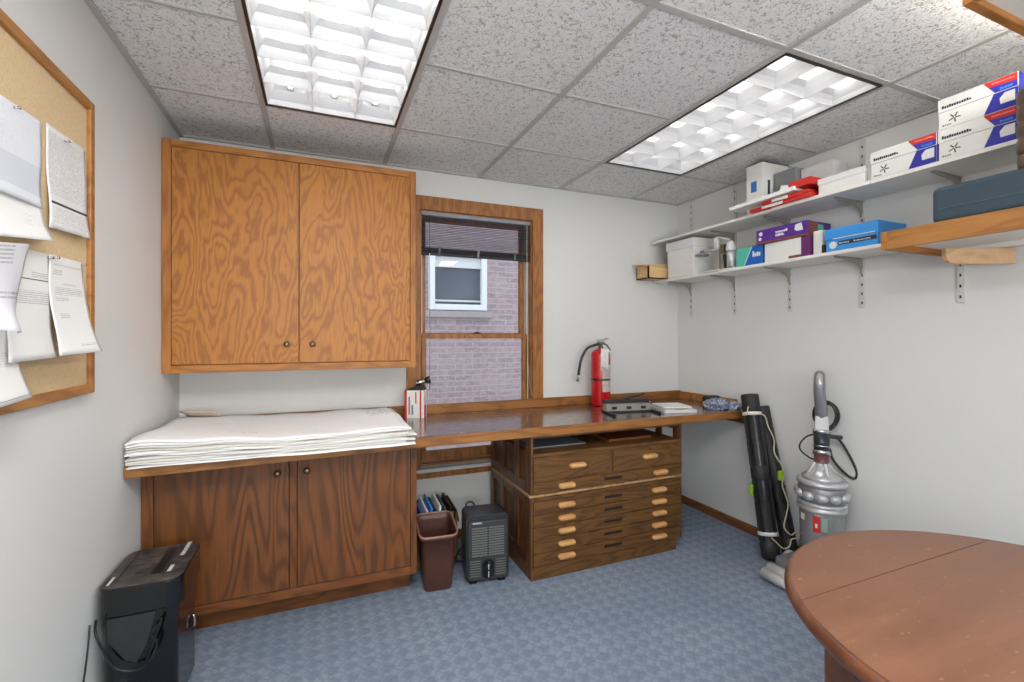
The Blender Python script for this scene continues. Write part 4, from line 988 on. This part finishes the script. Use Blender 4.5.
# cleaner head: faces out of the room corner, seen to the left of the table
Hm = Matrix.Rotation(math.radians(-35), 4, 'Z')
def H(b_lo, b_hi): return MB().box(b_lo, b_hi, mat=Hm)
vb(H((.02, -.14, .03), (.19, .16, .125)), 'cleaner_head', M['silver_d'], bevel=.015)
b = MB()
for x, z_, r_ in ((.215, .052, .034), (.265, .038, .028)):
    b.cyl(Hm @ Vector((x, -.15, z_)), Hm @ Vector((x, .16, z_)), r_, n=18)
vb(b, 'brush_housing', M['lgrey'])
vb(H((.01, -.16, .01), (.28, .17, .03)), 'sole_plate', M['silver'], bevel=.006)
vb(MB().cyl(Hm @ Vector((.03, -.13, .055)), Hm @ Vector((.03, -.18, .055)), .055, n=24).cyl(Hm @ Vector((.03, .15, .055)), Hm @ Vector((.03, .19, .055)), .05, n=24), 'wheel', M['lgrey'])
vb(MB().cyl((0, -.07, .10), (0, .07, .10), .08, n=24), 'motor_housing', M['silver_d'])

# ================================================================== ITEMS ON SHELVES
L1 = LZ + .018; U1 = UZ + .018; FX = 2.50
# wooden box in the back corner
t = thing('wooden_box', 'small pale wooden box overhanging the corner end of the lower shelf', 'box', (2.42, 2.93, L1))
b = MB(); x0, x1, y0, y1 = 2.315, 2.60, 2.86, 3.0
b.box((x0, y0, L1), (x1, y1, L1 + .008)).box((x0, y0, L1), (x0 + .01, y1, L1 + .10)).box((x1 - .01, y0, L1), (x1, y1, L1 + .10)).box((x0, y0, L1), (x1, y0 + .01, L1 + .10)).box((x0, y1 - .01, L1), (x1, y1, L1 + .10))
b.build('walls', M['tan'], t)
T_ = Matrix.Translation((2.45, 2.93, L1 + .112)) @ Matrix.Rotation(-.05, 4, 'Y') @ Matrix.Rotation(.08, 4, 'X')
MB().box((-.185, -.08, -.005), (.15, .065, .005), mat=T_).build('lid', M['tan'], t)
# white lidded box
t = thing('file_box', 'white lidded cardboard file box in the corner of the lower shelf', 'box', (2.60, 2.68, L1))
MB().box((2.475, 2.565, L1), (2.715, 2.835, L1 + .225), taper=.97).build('box_body', M['card_white'], t, bevel=.002)
MB().box((2.467, 2.557, L1 + .205), (2.722, 2.842, L1 + .268)).build('lid', M['white'], t, bevel=.003)
# lamp-like clamp device
t = thing('desk_instrument', 'grey metal bench instrument with a round dark plate on the lower shelf', 'instrument', (2.56, 2.36, L1))
MB().box((2.487, 2.225, L1), (2.62, 2.43, L1 + .010)).build('base', M['white'], t, bevel=.003)
MB().box((2.500, 2.365, L1 + .01), (2.525, 2.412, L1 + .150)).build('column', M['metal_grey'], t, bevel=.005)
MB().box((2.503, 2.374, L1 + .150), (2.518, 2.410, L1 + .225)).build('column_head', M['lgrey'], t, bevel=.005)
MB().tube([(2.51, 2.405, L1 + .226), (2.51, 2.375, L1 + .232), (2.51, 2.33, L1 + .215), (2.51, 2.285, L1 + .200)], .0055, 10).build('top_bar', M['white'], t)
MB().tube([(2.49, 2.46, L1 + .142), (2.488, 2.42, L1 + .146), (2.492, 2.36, L1 + .144)], .007, 10).build('arm', M['silver'], t)
MB().lathe([(.004, .035), (.012, .032), (.016, .014), (.044, .008), (.047, 0), (.044, -.005), (.01, -.006)], (2.468, 2.476, L1 + .120), 28).build('round_plate', M['silver_d'], t)
MB().cyl((2.50, 2.258, L1 + .012), (2.50, 2.258, L1 + .118), .027, n=24).build('canister', M['silver'], t)
MB().lathe([(.028, .120), (.030, .128), (.028, .150), (.020, .175), (.008, .186), (.0005, .188)], (2.50, 2.262, L1), 24).build('canister_cap', M['lgrey'], t)
MB().cyl((2.505, 2.305, L1 + .01), (2.505, 2.318, L1 + .105), .011, n=14).build('grip', M['black'], t)
MB().box((2.50, 2.315, L1 + .115), (2.525, 2.350, L1 + .175)).build('bracket', M['bronze'], t, bevel=.004)
MB().cyl((2.495, 2.295, L1 + .155), (2.52, 2.295, L1 + .155), .012, n=14).build('pivot', M['black'], t)
solo(MB().box((2.462, 2.33, L1 + .0005), (2.50, 2.50, L1 + .007)), 'white_strip', M['card_white'], 'thin white strip lying on the front edge of the lower shelf', 'strip', bevel=.001)

def bars(parent, nm, mat, x, y0, z, length, hgt, n, seed=1):
    """a line of small illegible print on a face looking towards -x, reading from larger to smaller y; parent-world coordinates"""
    r_ = random.Random(seed); b = MB(); w_ = length / n
    for k in range(n):
        a = y0 - k * w_; hh = hgt * (1 if k == 0 else r_.uniform(.55, .95))
        b.box((x - .0005, a - w_ * .78, z), (x + .0004, a, z + hh))
    return b.build(nm, mat, parent)
def face_poly(parent, nm, mat, x, pts):
    """thin printed patch on a face looking towards -x; pts in (y,z)"""
    MB().prism(pts, x - .0006, x + .0004, 'x').build(nm, mat, parent)
# green and blue carton
t = thing('tissue_carton', 'teal and blue carton on the lower shelf, left of the purple box', 'box', (2.6, 2.115, L1))
y0, y1, zz = 2.022, 2.212, .118
MB().box((FX - .005, y0, L1), (2.70, y1, L1 + zz)).build('box_body', M['teal'], t, bevel=.001)
face_poly(t, 'blue_print', M['blue_m'], FX - .005, [(y0, L1), (y1 - .055, L1), (y1 - .115, L1 + zz), (y0, L1 + zz)])
MB().box((FX - .003, y0 - .0006, L1), (2.69, y0 + .0004, L1 + zz)).build('blue_end', M['blue_m'], t)
face_poly(t, 'white_stripe', M['card_white'], FX - .0056, [(y1 - .055, L1), (y1 - .060, L1), (y1 - .120, L1 + zz), (y1 - .115, L1 + zz)])
LR = (math.pi / 2, 0, -math.pi / 2)       # lettering facing -x
bars(t, 'lettering', M['card_white'], FX - .0062, 2.090, L1 + .052, .058, .034, 4, 3)
# white box with plum end
t = thing('document_box', 'white box with plum ends under the purple box on the lower shelf', 'box', (2.6, 1.87, L1))
MB().box((FX - .005, 1.735, L1), (2.70, 2.005, L1 + .115)).build('box_body', M['card_white'], t, bevel=.001)
MB().box((FX - .006, 1.732, L1), (2.701, 1.775, L1 + .116)).build('plum_end', M['plum'], t)
face_poly(t, 'red_print', M['teabrown'], FX - .006, [(1.775, L1 + .004), (1.85, L1 + .004), (1.85, L1 + .018), (1.775, L1 + .018)])
# purple box
t = thing('purple_box', 'purple printed box lying on top of the white and plum box', 'box', (2.6, 1.9, L1 + .117), rotz=.04)
MB().box((-.115, -.155, .0), (.10, .155, .085)).build('box_body', M['purple'], t, local=True, bevel=.001)
MB().box((-.116, -.157, 0), (.10, .157, .012)).build('red_base', M['teabrown'], t, local=True)
b = MB(); b.box((-.10, -.1562, .015), (-.02, -.1552, .08)); b.build('brown_end', M['teabrown'], t, local=True)
MB().box((-.02, -.1564, .02), (.03, -.1554, .07)).build('green_end', M['teal'], t, local=True)
MB().prism([(-.135, .035), (-.10, .035), (-.085, .045), (-.09, .072), (-.125, .078)], -.1158, -.1148, 'x').build('white_patch', M['card_white'], t, local=True)
for zz_, ll_, sd_ in ((.048, .075, 4), (.028, .055, 5)):
    b = MB(); r_ = random.Random(sd_); n_ = 7
    for k in range(n_): b.box((-.1158, .03 - ll_ / n_ * (k + .8), zz_), (-.1148, .03 - ll_ / n_ * k, zz_ + r_.uniform(.009, .016)))
    b.build('lettering', M['card_white'], t, local=True)
MB().cyl((-.1145, .125, .06), (-.1160, .125, .06), .012, n=16).cyl((-.1145, .13, .03), (-.1160, .13, .03), .010, n=16).build('round_print', M['card_white'], t, local=True)
# blue box
t = thing('blue_box', 'bright blue lidded box on the lower shelf by the oak-edged shelf', 'box', (2.6, 1.515, L1))
MB().box((FX - .003, 1.392, L1), (2.72, 1.638, L1 + .11)).build('box_body', M['blue'], t, bevel=.001)
MB().box((FX - .008, 1.387, L1 + .066), (2.724, 1.643, L1 + .122)).build('lid', M['blue'], t, bevel=.002)
face_poly(t, 'black_band', M['ink'], FX - .0036, [(1.395, L1 + .032), (1.575, L1 + .032), (1.575, L1 + .052), (1.395, L1 + .052)])
MB().lathe([(.019, 0), (.019, .001)], n=22, mat=Matrix.Translation((FX - .003, 1.602, L1 + .036)) @ Matrix.Rotation(-math.pi / 2, 4, 'Y')).build('round_print', M['card_white'], t)
bars(t, 'lettering', M['lgrey'], FX - .0046, 1.57, L1 + .038, .05, .008, 6, 7); bars(t, 'lettering', M['lgrey'], FX - .0046, 1.50, L1 + .038, .08, .007, 9, 8)
face_poly(t, 'white_edge', M['card_white'], FX - .0083, [(1.40, L1 + .066), (1.60, L1 + .066), (1.60, L1 + .070), (1.40, L1 + .070)])
solo(MB().box((2.50, 1.648, L1), (2.60, 1.665, L1 + .05)), 'ink_bottle', M['frame_dark'], 'small dark block wedged between the blue box and the plum box', 'block', bevel=.003)
solo(MB().box((2.52, 1.672, L1), (2.70, 1.722, L1 + .135)), 'cream_folder', M['card_white'], 'cream card folder standing beside the plum box end', 'folder')

# upper shelf -------------------------------------------------
t = thing('tall_carton', 'tall white carton with a blue label on the upper shelf', 'box', (2.54, 2.055, U1))
MB().box((2.475, 2.005, U1), (2.70, 2.118, U1 + .305)).build('box_body', M['card_white'], t, bevel=.0015)
face_poly(t, 'blue_label', M['ink_blue'], 2.475, [(2.045, U1 + .135), (2.085, U1 + .135), (2.085, U1 + .20), (2.045, U1 + .20)])
MB().box((2.474, 2.003, U1 + .304), (2.701, 2.12, U1 + .309)).build('dark_lid', M['frame_dark'], t)
MB().prism([(2.52, U1 + .09), (2.54, U1 + .09), (2.54, U1 + .2), (2.52, U1 + .2)], 2.0042, 2.0052, 'y').build('black_print', M['ink'], t)
solo(MB().box((2.56, 1.86, U1), (2.72, 1.99, U1 + .235)), 'grey_carton', M['ink_grey'], 'grey carton standing behind the red folders on the upper shelf', 'box', bevel=.001)
solo(MB().box((2.60, 1.67, U1), (2.72, 1.85, U1 + .22)), 'pale_carton', M['lgrey'], 'pale grey carton standing beside the grey carton on the upper shelf', 'box', bevel=.001)
# stack of red/white envelopes overhanging shelf
def flat(name, mat, y0, y1, z0, z1, label, cat, x0=2.40, x1=2.66, tilt=0, m2=None, rot=0, grp='folders piled on the upper shelf'):
    t_ = thing(name, label, cat, ((x0 + x1) / 2, (y0 + y1) / 2, z0), rot=(tilt, 0, rot), group=grp)
    hx, hy = (x1 - x0) / 2, (y1 - y0) / 2
    MB().box((-hx, -hy, 0), (hx, hy, z1 - z0)).build('cover', mat, t_, local=True, bevel=.002)
    if m2: MB().box((-hx - .0008, -hy * .15, .002), (-hx + .0008, hy * .55, z1 - z0 - .002)).build('printed_band', m2, t_, local=True)
    return t_
flat('red_folder', M['red_card'], 1.675, 2.06, U1 + .0, U1 + .020, 'lowest red folder of the pile overhanging the upper shelf', 'folder', 2.43, 2.67, m2=M['card_white'])
flat('red_folder', M['red_card'], 1.69, 1.97, U1 + .021, U1 + .042, 'middle red folder of the pile on the upper shelf', 'folder', 2.425, 2.66, m2=M['card_white'], rot=.03)
flat('white_folder', M['card_white'], 1.76, 2.17, U1 + .043, U1 + .066, 'long white folder slanting over the left end of the red pile', 'folder', 2.395, 2.56, tilt=-.045, m2=None, rot=.07)
flat('red_envelope', M['red_card'], 1.672, 1.80, U1 + .066, U1 + .105, 'thick red and white packet on the right of the red pile', 'packet', 2.425, 2.60, m2=None, rot=-.02)
t = flat('white_packet', M['card_white'], 1.79, 1.86, U1 + .066, U1 + .10, 'white packet beside the thick red packet on the pile', 'packet', 2.43, 2.58, tilt=.25)
# long white box
t = thing('long_box', 'long plain white box on the upper shelf between the red folders and the cartons', 'box', (2.56, 1.535, U1))
MB().box((2.462, 1.428, U1), (2.69, 1.655, U1 + .078)).build('box_body', M['card_white'], t, bevel=.0015)
MB().box((2.458, 1.424, U1 + .05), (2.694, 1.659, U1 + .082)).build('lid', M['white'], t, bevel=.002)
solo(MB().box((2.47, 1.403, U1), (2.56, 1.420, U1 + .10)), 'grey_strip', M['lgrey'], 'narrow grey card standing between the long white box and the printed carton', 'card')
def printed_carton(y0, y1, z, hgt, label, sub=True):
    t = thing('printed_carton', label, 'box', (2.58, (y0 + y1) / 2, z), group='white, blue and red printed cartons on the upper shelf')
    x = 2.455; L = y1 - y0; k = .56
    MB().box((x, y0, z), (2.70, y1, z + hgt * k)).build('box_body', M['card_white'], t, bevel=.001)
    MB().box((x - .003, y0 - .002, z + hgt * k + .001), (2.703, y1 + .002, z + hgt)).build('lid', M['card_white'], t, bevel=.001)
    P = lambda a, b_: (y1 - a * L, z + b_ * hgt)
    face_poly(t, 'blue_print', M['blue_d'], x, [P(.60, .0), P(1, .0), P(1, k), P(.72, k)])
    face_poly(t, 'white_panel', M['card_white'], x - .0007, [P(.80, .18), P(.97, .18), P(.97, .5), P(.85, .5), P(.79, .36)])
    face_poly(t, 'red_print', M['red_card'], x - .003, [P(.60, .97), P(.66, .80), P(1.0, .76), P(1.0, .985), P(.62, .985)])
    face_poly(t, 'blue_band', M['blue_d'], x - .003, [P(.66, .80), P(.74, k + .02), P(1, k + .02), P(1, .76)])
    MB().box((x + .001, y0 - .0026, z), (2.70, y0 - .0016, z + hgt)).build('blue_end', M['blue_d'], t)
    # pictogram and small lettering
    b = MB(); cy, cz = P(.22, .28); s_ = hgt * .16
    for a in range(5):
        an = a * 1.256 + .5; T_ = Matrix.Translation((x - .0008, cy, cz)) @ Matrix.Rotation(an, 4, 'X'); b.box((-.0004, -.0022, s_ * .15), (.0004, .0022, s_), mat=T_)
    b.build('pictogram', M['ink'], t)
    bars(t, 'lettering', M['ink'], x - .0033, y1 - .05 * L, z + hgt * .66, L * .40, hgt * .105, 12, 11)
    bars(t, 'lettering', M['ink_grey'], x - .0004, y1 - .05 * L, z + hgt * .07, L * .13, hgt * .06, 4, 12)
    bars(t, 'lettering', plain('pale_red_print', srgb(232, 150, 140), .5) if 'pale_red_print' not in bpy.data.materials else bpy.data.materials['pale_red_print'], x - .0040, y1 - .70 * L, z + hgt * .86, L * .27, hgt * .05, 14, 13)
    bars(t, 'lettering', M['blue'], x - .0040, y1 - .80 * L, z + hgt * .63, L * .15, hgt * .06, 5, 14)
    return t
printed_carton(1.140, 1.396, U1, .128, 'printed carton with a blue corner standing alone beside the long white box')
printed_carton(.888, 1.132, U1, .128, 'lower carton of the pair of blue and red printed cartons on the upper shelf')
printed_carton(.888, 1.132, U1 + .130, .126, 'upper carton of the pair, its red lid edge close to the ceiling')
# teal case on the edged shelf
t = thing('slate_case', 'slate blue plastic case lying on the oak-edged shelf', 'case', (2.45, .80, 1.806))
MB().box((2.295, .50, 1.8065), (2.60, 1.085, 1.955)).build('shell', M['case_teal'], t, bevel=.022, seg=4)
MB().box((2.2925, .53, 1.862), (2.5, 1.06, 1.866)).build('seam', plain('case_seam', srgb(76, 96, 108), .4), t)
for k, (z0, z1, r_, lab) in enumerate(((1.956, 2.005, .05, 'lower'), (2.006, 2.235, .052, 'upper'))):
    b = MB(); prof = [(r_ * .9, 0)]; z_ = 0; Hh = z1 - z0; nn = max(1, int(Hh / .05))
    for q in range(nn): prof += [(r_, Hh * (q + .12) / nn), (r_ * 1.02, Hh * (q + .5) / nn), (r_, Hh * (q + .88) / nn), (r_ * .88, Hh * (q + 1) / nn)]
    b.lathe(prof, (2.345, .797, z0), 28)
    solo(b, 'ribbed_jar', M['brown_jar'], lab + ' brown ribbed jar stacked on the slate case at the picture edge', 'jar', 'brown jars on the slate case')
